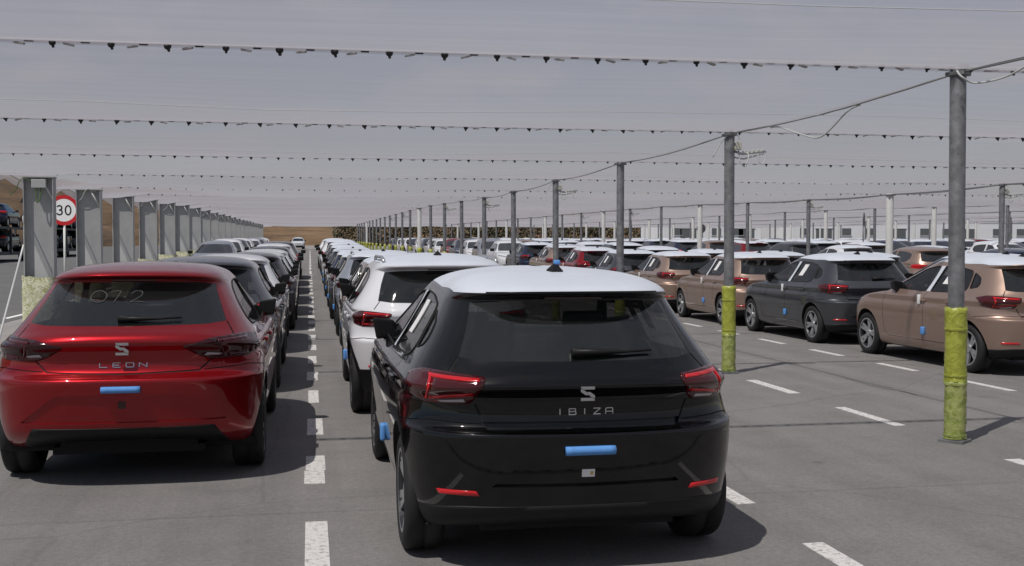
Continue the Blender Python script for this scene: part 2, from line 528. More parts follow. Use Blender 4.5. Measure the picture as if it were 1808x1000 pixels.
LE_ROWS = [
 (-.34, .26, .72, .19, 3.08, .19, .35, 3, .50, 3), (-.53, .30, .81, .21, 3.28, .20, .50, 3, .62, 2.8), (-.675, .345, .85, .27, 3.40, .26, .58, 3, .70, 2.7),
 (-.735, .40, .875, .36, 3.45, .34, .62, 3, .74, 2.6), (-.755, .48, .893, .47, 3.475, .44, .64, 3, .76, 2.6), (-.775, .58, .903, .57, 3.48, .53, .66, 3, .78, 2.6),
 (-.797, .708, .908, .672, 3.475, .60, .68, 3, .78, 2.6), (-.786, .734, .908, .712, 3.46, .645, .65, 3, .78, 2.6), (-.706, .758, .907, .75, 3.44, .68, .62, 3, .78, 2.6),
 (-.672, .83, .902, .81, 3.40, .72, .61, 3, .78, 2.6), (-.684, .90, .893, .87, 3.30, .775, .63, 3, .78, 2.6), (-.724, .965, .882, .92, 3.08, .84, .65, 3, .78, 2.6),
 (-.703, 1.008, .860, .955, 2.76, .91, .65, 3, .72, 2.6), (-.610, 1.06, .838, .985, 2.42, .975, .62, 3.2, .60, 2.6), (-.540, 1.105, .802, 1.035, 2.28, 1.03, .62, 3.3, .55, 2.6),
 (-.400, 1.20, .730, 1.145, 2.02, 1.15, .58, 3.5, .52, 2.6), (-.270, 1.295, .666, 1.255, 1.73, 1.275, .56, 3.5, .50, 2.6), (-.180, 1.352, .624, 1.325, 1.52, 1.355, .54, 3.5, .46, 2.6),
 (-.270, 1.365, .612, 1.345, 1.46, 1.375, .63, 3.2, .45, 2.6), (-.315, 1.385, .598, 1.362, 1.40, 1.395, .67, 3.2, .45, 2.6), (-.280, 1.406, .580, 1.382, 1.33, 1.41, .64, 3.1, .44, 2.6),
 (-.12, 1.430, .535, 1.408, 1.2, 1.43, .52, 3, .42, 2.6), (.10, 1.450, .45, 1.435, 1.05, 1.447, .38, 2.8, .38, 2.6), (.32, 1.462, .28, 1.455, .90, 1.459, .26, 2.5, .26, 2.5),
 (.50, 1.466, .03, 1.466, .72, 1.466, .08, 2, .08, 2)]
LE_ROWS = lift(LE_ROWS, {17: .008, 18: .012, 19: .015, 20: .018, 21: .021, 22: .023, 23: .024, 24: .025})
LE_ROWS[10] = LE_ROWS[10][:2] + (.884,) + LE_ROWS[10][3:]
LE_ROWS[11] = LE_ROWS[11][:2] + (.887,) + LE_ROWS[11][3:]
def suv(z): return z * 1.030 + 0.006
AR_ROWS = []
for i, r in enumerate(IB_ROWS):
    r = list(r)
    r[1], r[3], r[5] = suv(r[1]), suv(r[3]), suv(r[5])
    if i >= 12: r[0] -= 0.06 * min(1, (i - 11) / 4) if i < 22 else 0.0
    if 13 <= i < 21: r[2] += 0.035; r[6] += 0.04
    AR_ROWS.append(tuple(r))

IBIZA = dict(name='ib', rows=IB_ROWS, ymid=1.33, half=2.03, barrel=0.035, wb=2.564, wr=0.312, track=0.755, arch=0.362, tire_w=0.205,
    dlo_f=[(1.92, 1.005), (1.32, 1.285), (1.10, 1.325), (.97, 1.335), (1.03, .995)],
    dlo_r=[(.93, .995), (.865, 1.338), (.50, 1.325), (.20, 1.285), (.14, 1.05), (.22, 1.005)],
    dlo_q=[(.10, 1.06), (.15, 1.265), (-.01, 1.20), (-.06, 1.12), (-.04, 1.085)],
    pillar=[(1.022, .995), (.962, 1.335), (.873, 1.338), (.938, .995)],
    glass=[(0, 1.035), (.50, 1.040), (.60, 1.055), (.545, 1.20), (.512, 1.315), (.40, 1.322), (0, 1.328)],
    wind=[(0, 1.005), (.50, 1.0), (.72, 1.0), (.69, 1.10), (.60, 1.27), (.52, 1.335), (0, 1.35)],
    lamp=[(.490, .966), (.70, .985), (.85, .990), (1.08, .955), (1.00, .875), (.80, .832), (.56, .836)],
    bars=[[(.53, .952), (.80, .964)], [(.80, .968), (.815, .856)], [(.56, .888), (.79, .858)]], clear=[(.59, .845), (.72, .838), (.74, .848), (.60, .860)],
    refl=[(.53, .400), (.745, .402), (.760, .425), (.55, .424)],
    plate=[(0, .440), (.47, .445), (.30, .588), (0, .590)], plate_off=-0.020,
    hatch=[(.606, 1.05), (.66, .98)], hatch2=[(.535, .832), (.50, .752)], step=[(0, .700), (.478, .704), (.500, .750), (0, .747)], black_z=.345,
    roof=[(0, -.50), (.50, -.46), (.572, -.20), (.585, .40), (.57, 1.0), (.53, 1.22), (0, 1.33)],
    hood=[(0, 3.05), (.45, 2.98), (.70, 2.60), (.74, 2.25), (0, 2.42)],
    head=[(.40, .70), (.62, .71), (.86, .76), (1.02, .82), (.94, .84), (.74, .80), (.45, .745)],
    grille=[(0, .60), (.34, .60), (.42, .68), (.38, .715), (0, .715)], intake=[(0, .30), (.62, .30), (.70, .42), (0, .46)],
    doors=[[(2.02, .985), (2.07, .80), (2.03, .40), (1.95, .33)], [(1.0, .99), (.985, .60), (1.02, .34)], [(.30, 1.0), (.42, .84), (.46, .60), (.40, .50)], [(1.95, .33), (.44, .33)]],
    crease=None, mirror=(1.78, .83, 1.03), handle=[(1.12, .87), (.44, .875)], antenna=(.10, 1.466), rails=False)
LEON = dict(name='le', rows=LE_ROWS, ymid=1.35, half=2.13, barrel=0.035, wb=2.636, wr=0.318, track=0.775, arch=0.368, tire_w=0.215,
    dlo_f=[(1.95, 1.02), (1.34, 1.295), (1.10, 1.335), (.98, 1.345), (1.04, 1.012)],
    dlo_r=[(.98, 1.012), (.93, 1.346), (.55, 1.335), (.28, 1.29), (.12, 1.20), (.02, 1.09), (.10, 1.03)],
    dlo_q=None, pillar=None,
    glass=[(0, 1.068), (.52, 1.072), (.645, 1.085), (.585, 1.23), (.545, 1.335), (.42, 1.348), (0, 1.352)],
    wind=[(0, 1.015), (.50, 1.01), (.72, 1.01), (.69, 1.11), (.60, 1.28), (.52, 1.345), (0, 1.362)],
    lamp=[(.375, .935), (.56, .985), (.80, 1.000), (1.10, .985), (1.06, .90), (.86, .850), (.56, .842), (.48, .870)],
    bars=[[(.62, .965), (.88, .975)], [(.64, .935), (.66, .87)], [(.70, .868), (.86, .872)]], clear=[(.52, .872), (.62, .868), (.64, .880), (.54, .890)],
    refl=None, plate=[(0, .440), (.66, .440), (.42, .625), (0, .630)], plate_off=-0.012,
    hatch=[(.650, 1.08), (.70, 1.00)], hatch2=[(.56, .842), (.485, .772), (0, .758)], black_z=.405,
    roof=[(0, -.38), (.50, -.34), (.572, -.10), (.585, .45), (.57, 1.0), (.53, 1.22), (0, 1.30)],
    hood=[(0, 3.10), (.45, 3.02), (.70, 2.62), (.74, 2.28), (0, 2.44)],
    head=[(.42, .71), (.64, .72), (.90, .77), (1.06, .83), (.96, .85), (.76, .81), (.47, .755)],
    grille=[(0, .61), (.36, .61), (.44, .69), (.40, .725), (0, .725)], intake=[(0, .30), (.62, .30), (.70, .42), (0, .46)],
    doors=[[(2.06, 1.0), (2.11, .80), (2.07, .40), (1.98, .33)], [(1.01, 1.01), (1.0, .60), (1.03, .34)], [(.20, 1.03), (.40, .86), (.46, .60), (.41, .50)], [(1.98, .33), (.45, .33)]],
    mirror=(1.82, .85, 1.05), handle=[(1.14, .89), (.44, .90)], antenna=(.15, 1.452), rails=False)
def sv(l): return [(a, suv(b)) for a, b in l] if l else l
ARONA = dict(IBIZA, name='ar', rows=AR_ROWS, wr=0.33, arch=0.385, mirror=(1.78, .84, 1.10), antenna=(.10, 1.512), rails=True, black_z=.47,
    dlo_f=sv(IBIZA['dlo_f']), dlo_r=sv([(.93, .995), (.865, 1.338), (.50, 1.33), (.20, 1.30), (.02, 1.25), (.0, 1.12), (.16, 1.03), (.27, 1.0)]), dlo_q=None, pillar=sv(IBIZA['pillar']),
    glass=sv([(0, 1.035), (.50, 1.04), (.62, 1.055), (.585, 1.20), (.545, 1.31), (.40, 1.322), (0, 1.328)]), wind=sv(IBIZA['wind']),
    lamp=sv([(.50, .945), (.72, .962), (.86, .965), (1.06, .93), (1.0, .85), (.80, .822), (.56, .832)]),
    bars=[sv(b) for b in [[(.53, .935), (.80, .945)], [(.80, .945), (.81, .845)], [(.56, .865), (.79, .845)]]], clear=sv(IBIZA['clear']), refl=sv([(.60, .46), (.74, .46), (.75, .48), (.61, .48)]),
    plate=sv(IBIZA['plate']), hatch=sv(IBIZA['hatch']), step=sv(IBIZA['step']), hatch2=sv(IBIZA['hatch2']), head=sv(IBIZA['head']), grille=sv(IBIZA['grille']), intake=sv(IBIZA['intake']),
    doors=[sv(d) for d in IBIZA['doors']], handle=sv(IBIZA['handle']))

def circle_poly(cy, cz, r, n=26):
    return [(cy + r * math.cos(2 * math.pi * k / n), cz + r * math.sin(2 * math.pi * k / n)) for k in range(n)]
AX['arch'] = (1, 2)

def prep_shell(sp, fine):
    if fine: F, P = shell_faces(sp, 4, 18, 22, 16)
    else: F, P = shell_faces(sp, 1, 7, 10, 7)
    vs, fs, ns = weld(F, 0, 2)
    bvh = BVHTree.FromPolygons(vs, fs)
    S = Shell(F)
    out = lambda f: min(v[0] for v in f) > 0.48
    for cy in (0.0, sp['wb']):
        S.cut('arch', 'arch', circle_poly(cy, sp['wr'] + .005, sp['arch'], 30 if fine else 14), lim=out)
    S.drop('arch')
    rp = (lambda p, r: rounded(p, r, 3)) if fine else (lambda p, r: p)
    upper = lambda f: max(v[2] for v in f) > 0.9
    S.cut('rear_window', 'rear', sp['glass'])
    S.cut('windshield', 'front', sp['wind'])
    S.cut('wf', 'side', rp(sp['dlo_f'], .05), lim=upper)
    S.cut('wr', 'side', rp(sp['dlo_r'], .05), lim=upper)
    if sp['dlo_q']: S.cut('wr' if not fine else 'wq', 'side', rp(sp['dlo_q'], .03), lim=upper)
    rearonly = lambda f: max(v[1] for v in f) < 0.6
    frontonly = lambda f: min(v[1] for v in f) > 1.6
    S.cut('tail_lamp', 'wrap', rp(sp['lamp'], .02), lim=rearonly)
    S.cut('grille', 'front', sp['grille'], lim=frontonly)
    S.cut('intake', 'front', sp['intake'], lim=frontonly)
    # headlamps: outline measured from the nose, so use the distance back from the front centre
    for f in S.parts['body']:
        pass
    S.cut('head_lamp', 'front', [(a * .86, b) for a, b in sp['head']], lim=frontonly)
    S.cut('film_roof', 'top', sp['roof'], lim=lambda f: min(v[2] for v in f) > (1.355 if sp['name'] == 'ib' else 1.372 if sp['name'] == 'le' else 1.40))
    S.cut('film_hood', 'top', sp['hood'], lim=lambda f: frontonly(f) and min(v[2] for v in f) > 0.7)
    bz = sp['black_z']
    if sp['name'] == 'le': S.cut('lower_trim', 'rear', [(0, 0), (.66, 0), (.66, .28), (.58, bz), (0, bz)], lim=rearonly)
    else: S.cut('lower_trim', 'rear', [(0, 0), (.95, 0), (.95, bz - .03), (.60, bz), (0, bz)], lim=rearonly)
    if sp['name'] == 'ar':
        S.cut('lower_trim', 'arch', [(-1, 0), (4, 0), (4, .33), (-1, .33)])
        for cy in (0.0, sp['wb']):
            S.cut('lower_trim', 'arch', circle_poly(cy, sp['wr'] + .005, sp['arch'] + .06, 30 if fine else 14), lim=out)
    if fine:
        if sp['refl']: S.cut('reflector', 'wrap', sp['refl'], src=('body', 'lower_trim'), lim=rearonly)
        S.cut('plate', 'rear', sp['plate'], lim=rearonly)
        if sp.get('step'): S.cut('step', 'rear', sp['step'], lim=rearonly)
        S.stroke('film_fold', 'top', [(0, .62), (.30, .60), (.56, .55)], .007, src=('film_roof',))
        S.stroke('gap_bumper', 'wrap', [(.515, .738), (.80, .748), (1.12, .722)] if sp['name'] != 'le' else [(.52, .776), (.86, .792), (1.18, .760)], .006, lim=rearonly)
        if sp['pillar']: S.cut('pillar_film', 'side', sp['pillar'], lim=upper)
        S.stroke('gap_hatch', 'rear', sp['hatch'], .007, lim=rearonly)
        S.stroke('gap_tail', 'rear', sp['hatch2'], .009, lim=rearonly)
        for i, d in enumerate(sp['doors']): S.stroke('gap_door%d' % i, 'side', d, .007)
        for b in sp['bars']: S.stroke('light_bar', 'wrap', b, .016, src=('tail_lamp',))
        S.cut('clear_lens', 'wrap', sp['clear'], src=('tail_lamp',))
    return S, bvh

def hit_rear(bvh, x, z):
    p, n, i, d = bvh.ray_cast(Vector((x, -4, z)), Vector((0, 1, 0)))
    return (p, n) if p is not None else (Vector((x, -.6, z)), Vector((0, -1, 0)))
def hit_side(bvh, y, z, sx):
    p, n, i, d = bvh.ray_cast(Vector((4 * sx, y, z)), Vector((-sx, 0, 0)))
    return (p, n) if p is not None else (Vector((.85 * sx, y, z)), Vector((sx, 0, 0)))

def decal(mb, bvh, poly, off, thick, mode='rear', sx=1, mi=0, div=1, rigid=None):
    """thin plate that follows the body: poly in (x,z) for the tail or (y,z) for a flank"""
    if div > 1:
        q = []
        for a, b in zip(poly, poly[1:] + poly[:1]):
            for k in range(div): q.append((a[0] + (b[0]-a[0])*k/div, a[1] + (b[1]-a[1])*k/div))
        poly = q
    top, bot = [], []
    for (a, b) in poly:
        p, n = hit_rear(bvh, a, b) if mode == 'rear' else hit_side(bvh, a, b, sx)
        if rigid is not None:
            top.append(Vector((a, rigid - off - thick, b))); bot.append(Vector((a, rigid - off + .012, b)))
        else:
            top.append(p + n * (off + thick)); bot.append(p + n * (off - 0.004))
    m = len(poly)
    ar = sum(poly[i][0]*poly[(i+1) % m][1] - poly[(i+1) % m][0]*poly[i][1] for i in range(m))
    ccw = ar > 0
    if mode == 'side' and sx < 0: ccw = not ccw
    f = tuple(range(m)) if ccw else tuple(range(m - 1, -1, -1))
    fs = [f] + [((i, m + i, m + (i+1) % m, (i+1) % m) if ccw else ((i+1) % m, m + (i+1) % m, m + i, i)) for i in range(m)]
    mb.add(top + bot, fs, mi)

def stroke_poly(a, b, w):
    d = Vector((b[0]-a[0], b[1]-a[1])); d.normalize(); n = Vector((-d.y, d.x)) * w / 2
    return [(a[0]-n.x, a[1]-n.y), (b[0]-n.x, b[1]-n.y), (b[0]+n.x, b[1]+n.y), (a[0]+n.x, a[1]+n.y)]

LETTERS = {'I': [[(.5, 0), (.5, 1)]], 'B': [[(0, 0), (.92, 0), (1, .1), (1, .42), (.9, .52), (0, .52)], [(.06, 1), (.9, 1), (.96, .9), (.9, .52)], [(.06, 1), (.06, .0)]],
           'Z': [[(0, 1), (1, 1), (0, 0), (1, 0)]], 'A': [[(0, 0), (0, .85), (.18, 1), (.92, 1), (1, .9), (1, 0)], [(0, .40), (1, .40)]],
           'L': [[(0, 1), (0, 0), (1, 0)]], 'E': [[(1, 1), (.1, 1), (0, .9), (0, .1), (.1, 0), (1, 0)], [(0, .5), (.8, .5)]],
           'O': [[(0, .1), (0, 1), (.85, 1), (1, .85), (1, .1), (.9, 0), (.1, 0), (0, .1)]], 'N': [[(0, 0), (0, 1), (1, 0), (1, 1)]]}
EMBLEM = [[(-.5, .5), (.5, .5), (.5, .29), (-.30, .29), (-.5, .42)], [(-.5, .36), (-.22, .22), (.12, -.10), (-.16, -.10), (-.5, .14)],
          [(-.12, .12), (.16, .12), (.5, -.12), (.5, -.36), (.20, -.22)], [(-.5, -.5), (.5, -.5), (.5, -.42), (.30, -.29), (-.5, -.29)]]
DIGITS = {'0': [(.5, 0), (.12, .2), (0, .55), (.25, .95), (.7, 1), (1, .6), (.85, .15), (.45, 0)], '7': [(0, .9), (.35, 1), (.95, .98), (.8, .6), (.5, 0)],
          '2': [(0, .75), (.3, 1), (.75, .95), (.8, .65), (.4, .3), (0, .05), (.5, .1), (1.1, 0)], '-': [(0, .45), (.6, .5)]}

def wheel_mesh(wr, tw, rim='alloy'):
    t = MB(); r0 = wr * .70
    t.lathe([(r0, -.42*tw), (r0 + .01, -.5*tw), (wr*.86, -.52*tw), (wr*.965, -.46*tw), (wr, -.36*tw), (wr, -.05*tw), (wr-.008, -.04*tw), (wr-.008, .04*tw), (wr, .05*tw), (wr, .36*tw), (wr*.965, .46*tw), (wr*.86, .52*tw), (r0 + .01, .5*tw), (r0, .42*tw)], 'x', 40)
    rm = MB()
    rm.lathe([(r0 + .006, -.40*tw), (r0 + .006, .46*tw), (r0 - .014, .485*tw), (r0 - .022, .40*tw), (r0 - .03, .10*tw), (.03, .06*tw)], 'x', 40, mi=1)
    rm.lathe([(r0 + .007, .44*tw), (r0 + .004, .49*tw), (r0 - .014, .487*tw)], 'x', 40, mi=0)
    for k in range(5):
        for s in (-1, 1):
            a = 2 * math.pi * k / 5 + s * 0.17
            a2 = 2 * math.pi * k / 5 + s * 0.09
            p0 = Vector((.34*tw, math.cos(a2)*.045, math.sin(a2)*.045)); p1 = Vector((.455*tw, math.cos(a)*(r0-.012), math.sin(a)*(r0-.012)))
            d = (p1 - p0); side = Vector((1, 0, 0)).cross(d).normalized() * .019; dep = Vector((.028, 0, 0))
            rm.add([p0-side, p0+side, p1+side*1.15, p1-side*1.15, p0-side-dep, p0+side-dep, p1+side-dep, p1-side-dep],
                   [(0, 1, 2, 3), (0, 4, 5, 1), (3, 2, 6, 7), (0, 3, 7, 4), (1, 5, 6, 2)], 0)
    rm.lathe([(.058, .30*tw), (.052, .40*tw), (.030, .42*tw), (.0, .42*tw)], 'x', 16, mi=0)
    return t, rm

def mirror_mesh(sp, sx, mb):
    """folded wing mirror: an angular shell lying back along the door glass"""
    y, x, z = sp['mirror']
    bm = bmesh.new(); bmesh.ops.create_cube(bm, size=1.0)
    for v in bm.verts:
        u, d, h = v.co.x + .5, v.co.y + .5, v.co.z + .5          # outwards, forwards, up
        xx = .155 * u * (1 - .10 * (1 - h)) + .012 * h
        zz = -.062 + .135 * h - .018 * u * (1 - h) * 0 + .022 * u * h - .03 * (1 - u) * (1 - h) * -.6
        k = 1 - .28 * d
        v.co = Vector((xx * (1 - .16 * d), (d - .35) * .15 - .02 * u, zz * k))
    bmesh.ops.bevel(bm, geom=list(bm.edges), offset=.022, segments=3, profile=.6, affect='EDGES')
    bm.verts.ensure_lookup_table(); bm.verts.index_update()
    vs = [((x - .085 + v.co.x) * sx, y + v.co.y, z + v.co.z) for v in bm.verts]
    fs = [[v.index for v in (f.verts if sx > 0 else reversed(f.verts))] for f in bm.faces]
    mb.add(vs, fs, 0); bm.free()

def nice(a, b, n): return [a + (b - a) * i / n for i in range(n + 1)]
def smooth_pts(P, k=4):
    out = []
    for i in range(len(P) - 1):
        p0, p1, p2, p3 = P[max(i-1, 0)], P[i], P[i+1], P[min(i+2, len(P)-1)]
        for j in range(k):
            t = j / k
            out.append(0.5 * ((2*p1) + (p2-p0)*t + (2*p0-5*p1+4*p2-p3)*t*t + (3*p1-p0-3*p2+p3)*t**3))
    return out + [P[-1]]

def build_car(sp, label, paintm, film=True, badge=None, digits=False, foam=True, sheet=True, handle_film=False, lamp_mat='lens', hero=False):
    """a car with all its parts; returns the root"""
    S, bvh = prep_shell(sp, True)
    g = S.parts
    root = empty('parked_car')
    tag(root, label, 'car')
    body = shell_part('body', g['body'], paintm, root)
    for k in list(g):
        if k == 'gap_tail' and sp['hatch2'][-1][0] == 0: shell_part('panel_gap', g[k], 'gap', body, off=-.004)
        elif k.startswith('gap_'):
            for mir in (0, 1): shell_part('panel_gap', g[k], 'gap', body, mir, off=-.004)
    pl = shell_part('plate_recess', g.get('plate'), paintm, body, off=sp['plate_off'])
    # rim that closes the recess
    if pl is not None:
        vs, fs, ns = weld(g['plate'], sp['plate_off'], 2, skirt=sp['plate_off'])
        n0 = len(weld(g['plate'], 0, 2)[1])
        mk('recess_edge', vs, fs[n0:], paintm, body)
    if g.get('step'):
        shell_part('hatch_step', g['step'], paintm, body, off=-.022)
        vs, fs, ns = weld(g['step'], -.022, 2, skirt=-.022)
        mk('step_edge', vs, fs[len(weld(g['step'], 0, 2)[1]):], paintm, body)
    shell_part('rear_bumper_trim', g.get('lower_trim'), 'trim', root, off=.003, skirt=.006)
    shell_part('rear_window', g['rear_window'], 'glass', root, off=-.001)
    shell_part('windscreen', g['windshield'], 'glass', root, off=-.001)
    for mir in (0, 1):
        w = shell_part('front_window', g['wf'], 'glass_side', root, mir, off=-.003)
        w2 = shell_part('rear_side_window', g['wr'], 'glass_side', root, mir, off=-.003)
        if g.get('wq'): shell_part('quarter_window', g['wq'], 'glass_side', root, mir, off=-.003)
        if g.get('pillar_film'): shell_part('pillar_film', g['pillar_film'], 'film' if film else 'trim', root, mir, off=.002)
        lp = shell_part('tail_lamp', g['tail_lamp'], lamp_mat, root, mir, off=.006, skirt=.012)
        if g.get('light_bar'): shell_part('light_bar', g['light_bar'], 'lens_bar' if lamp_mat == 'lens' else 'lens', lp, mir, off=.007, skirt=.004)
        if g.get('clear_lens'): shell_part('clear_lens', g['clear_lens'], 'lens_clear', lp, mir, off=.0065, skirt=.004)
        if g.get('reflector'): shell_part('reflector', g['reflector'], 'lens_bar', root, mir, off=.005, skirt=.008)
        shell_part('head_lamp', g['head_lamp'], 'headlamp', root, mir, off=.004, skirt=.008)
    shell_part('grille', g['grille'], 'trim', root, off=.002, skirt=.006)
    shell_part('lower_intake', g['intake'], 'trim', root, off=.002, skirt=.006)
    shell_part('roof_film' if film else 'roof_panel', g['film_roof'], 'film' if film else paintm, root, off=.0015 if film else 0)
    if g.get('film_fold'): shell_part('film_fold' if film else 'roof_strip', g['film_fold'], 'film_fold' if film else paintm, root, off=.0015 if film else 0)
    shell_part('bonnet_film' if film else 'bonnet', g['film_hood'], 'film' if film else paintm, root, off=.0015 if film else 0)
    # seals round the side glass, dark
    for sx in (1, -1):
        mb = MB()
        for pg in (sp['dlo_f'], sp['dlo_r'], sp['dlo_q']):
            if not pg: continue
            rp = rounded(pg, .05 if pg is not sp['dlo_q'] else .03, 3)
            pts = [hit_side(bvh, a, b, sx) for a, b in rp]
            pts = [p + n * .001 for p, n in pts]
            mb.tube(pts + [pts[0]], .006, 5, caps=False)
        mb.build('window_seal', 'gap', body, True)
    mb = MB()
    zg = [(x, z) for x, z in sp['glass'][1:-1]]
    # arches, liners, floor
    ar = sp['arch']; cz = sp['wr'] + .005
    mb = MB()
    for sx in (1, -1):
        for cy in (0.0, sp['wb']):
            ring, ring2 = [], []
            for k in range(25):
                a = R(-38) + R(256) * k / 24
                y, z = cy + ar * math.cos(a), cz + ar * math.sin(a)
                p, n = hit_side(bvh, y, max(z, .215), sx)
                ring.append((p.x - .003 * sx, y, max(z, .20))); ring2.append((.50 * sx, y, max(z, .20)))
            n = len(ring)
            fs = [(i, i+1, n+i+1, n+i) if sx > 0 else (i+1, i, n+i, n+i+1) for i in range(n - 1)]
            mb.add(ring + ring2, fs)
            mb.add(ring2, [tuple(range(n))])
    mb.box((0, sp['wb']/2, .215), (1.0, sp['wb'] + .9, .05))
    mb.box((0, sp['wb']/2, .215), (1.56, sp['wb'] - 2*ar - .02, .045))
    mb.box((0, -.1, .30), (.9, .7, .12))
    mb.build('underbody', 'liner', root)
    # cabin: seats with headrests, dashboard, dark lining under the roof
    dz = .06 if sp['rails'] else 0.0
    for (sx_, yb) in ((-1, 1.02), (1, 1.02), (-1, .16), (1, .16)):
        st = MB()
        tilt = Matrix.Rotation(R(16), 3, 'X')
        st.rbox((.36*sx_, yb, .74 + dz), (.46 if yb > .5 else .60, .13, .58), .05, tilt)
        st.rbox((.36*sx_, yb - .10, 1.115 + dz), (.25, .09, .16), .035, tilt)
        st.rbox((.36*sx_, yb + .26, .48 + dz), (.48 if yb > .5 else .60, .52, .16), .05)
        st.build('seat', 'seat_cloth', root, True)
    db = MB(); db.rbox((0, 1.95, .86 + dz), (1.30, .42, .22), .06)
    db.tube([(-.36 + .17*math.cos(R(a)), 1.62 + .05*math.sin(R(a)), .93 + dz + .17*math.sin(R(a))) for a in range(0, 361, 24)], .015, 6)
    db.build('dashboard', 'seat_cloth', root, True)
    vs, fs, ns = weld(g['film_roof'], -.02, 2)
    mk('headliner', vs, fs, 'seat_cloth', root, True)
    # wheels
    t, rm = wheel_mesh(sp['wr'], sp['tire_w'])
    first = None
    for cy in (0.0, sp['wb']):
        for sx in (1, -1):
            if first is None:
                w = t.build('wheel', 'rubber', root, True)
                r_ = rm.build('rim', ['alloy', 'alloy_dark'], w, False)
                first = (w, r_)
            else:
                w = first[0].copy(); link(w, root); r_ = first[1].copy(); link(r_, w)
            w.location = (sp['track'] * sx, cy, sp['wr'])
            w.rotation_euler = (random.uniform(0, 1.2), 0, 0 if sx > 0 else math.pi)
    # mirrors, handles, fin, wiper
    for sx in (1, -1):
        mb = MB(); mirror_mesh(sp, sx, mb)
        my, mx, mz = sp['mirror']
        p, n = hit_side(bvh, my, mz - .05, sx)
        mb.tube([(p.x - .02*sx, my + .02, mz - .06), ((mx - .02)*sx, my, mz - .05)], [.032, .026], 8)
        mb.build('wing_mirror', 'trim', root, False)
        for (hy, hz) in sp['handle']:
            p, n = hit_side(bvh, hy, hz, sx)
            mb = MB(); mb.rbox((p.x + .012*sx, hy - .08, hz), (.024, .19, .028), .008)
            h = mb.build('door_handle', paintm, root, True)
        if foam and sp['name'] != 'le':
            p, n = hit_side(bvh, .98, .46, sx)
            mb = MB(); mb.rbox((p.x + .012*sx, .98, .46), (.035, .075, .105), .014)
            mb.build('foam_block', 'foam', root, True)
        if handle_film:
            p, n = hit_side(bvh, 1.02, .86, sx)
            mb = MB(); mb.rbox((p.x + .02*sx, 1.08, .88), (.03, .05, .13), .01)
            mb.build('handle_wrap', 'paper', root, True)
        if sheet:
            mb = MB()
            for i in range(4):
                for j in range(6):
                    cell = []
                    for (u, v) in ((i, j), (i+1, j), (i+1, j+1), (i, j+1)):
                        yy = .74 - .15*u/4 - .05*v/6; zz = 1.10 + .19*v/6
                        cell.append((yy, suv(zz) if sp['rails'] else zz))
                    decal(mb, bvh, cell, .004, .001, 'side', sx)
            mb.build('paper_sheet', 'paper', root)
    ay, az = sp['antenna']
    mb = MB()
    if sp['name'] != 'le': mb.add([(-.03, ay-.07, az), (.03, ay-.07, az), (.028, ay+.10, az+.004), (-.028, ay+.10, az+.004), (0, ay-.05, az+.055), (0, ay-.02, az+.052), (-.055, ay, az-.004), (.055, ay, az-.004)],
           [(0, 1, 4), (1, 7, 5, 4), (7, 2, 5), (2, 3, 5), (3, 6, 5), (6, 0, 4, 5)])
    f = mb.build('antenna_fin', 'trim', root) if mb.v else None
    if hero and film:
        mb = MB(); mb.rbox((.005, ay-.035, az+.05), (.03, .05, .025), .008); mb.build('fin_cap', 'foam', f, True)
    mb = MB()
    zb = sp['glass'][0][1]
    piv, n = hit_rear(bvh, -.02, zb + .035)
    pts = []
    for x in (-.05, .08, .22, .36):
        p, n = hit_rear(bvh, x, zb + .030 + .004 * (x > .3)); pts.append(p + n * .02)
    mb.tube(pts, [.020, .016, .008, .006], 8)
    mb.rbox(piv + n * .012, (.07, .04, .045), .012)
    mb.build('rear_wiper', 'trim', root, True)
    mb = MB()
    p, n = hit_rear(bvh, 0, sp['glass'][-1][1] + .012)
    mb.rbox(p + Vector((0, -.004, 0)), (.30, .012, .012), .003)
    mb.build('brake_light', 'lens', root)
    if sp['rails']:
        for sx in (1, -1):
            pts = []
            for y in np.linspace(-.18, 1.25, 14):
                x = .56 - .02 * abs((y - .5) / .8) ** 2
                p, _, _, _ = bvh.ray_cast(Vector((x * sx, y, 3)), Vector((0, 0, -1)))
                e = min((y + .18) / .2, (1.25 - y) / .2, 1.0)
                pts.append((x * sx, y, p.z + .012 + .03 * max(0, e) ** .5))
            mb = MB(); mb.tube(pts, .016, 8); mb.build('roof_rail', 'alloy', root, True)
    # exhaust side and towing cover
    if foam and hero:
        mb = MB()
        zf = .622 if sp is IBIZA else .668
        pts = []
        for x in nice(-.122, .122, 8):
            p, n = hit_rear(bvh, x, zf); pts.append(p + n * .012)
        mb.tube(pts, .024, 14)
        fo = mb.build('foam_strip', 'foam', root, True)
        for v in fo.data.vertices: v.co.z = zf + (v.co.z - zf) * .92
    if badge:
        word, zc, w, hgt, ze, es = badge
        mb = MB()
        ye = min(hit_rear(bvh, u * es / 2, ze + v * es / 2)[0].y for u in (-1, 0, 1) for v in (-1, -.5, 0, .5, 1))
        for poly in EMBLEM:
            decal(mb, bvh, [(a * es, ze + b * es) for a, b in poly], .001, .005, rigid=ye)
        mb.build('emblem', 'chrome', root)
        n = len(word); cw = w / (n + (n - 1) * .72) ; x = -w / 2
        lw = hgt * .17
        for ch in word:
            mb = MB()
            for pl_ in LETTERS[ch]:
                for a, b in zip(pl_, pl_[1:]):
                    A = (x + a[0] * cw, zc + (a[1] - .5) * hgt); B = (x + b[0] * cw, zc + (b[1] - .5) * hgt)
                    decal(mb, bvh, stroke_poly(A, B, lw), .001, .004)
            mb.build('badge_letter', 'chrome', root)
            x += cw * 1.72
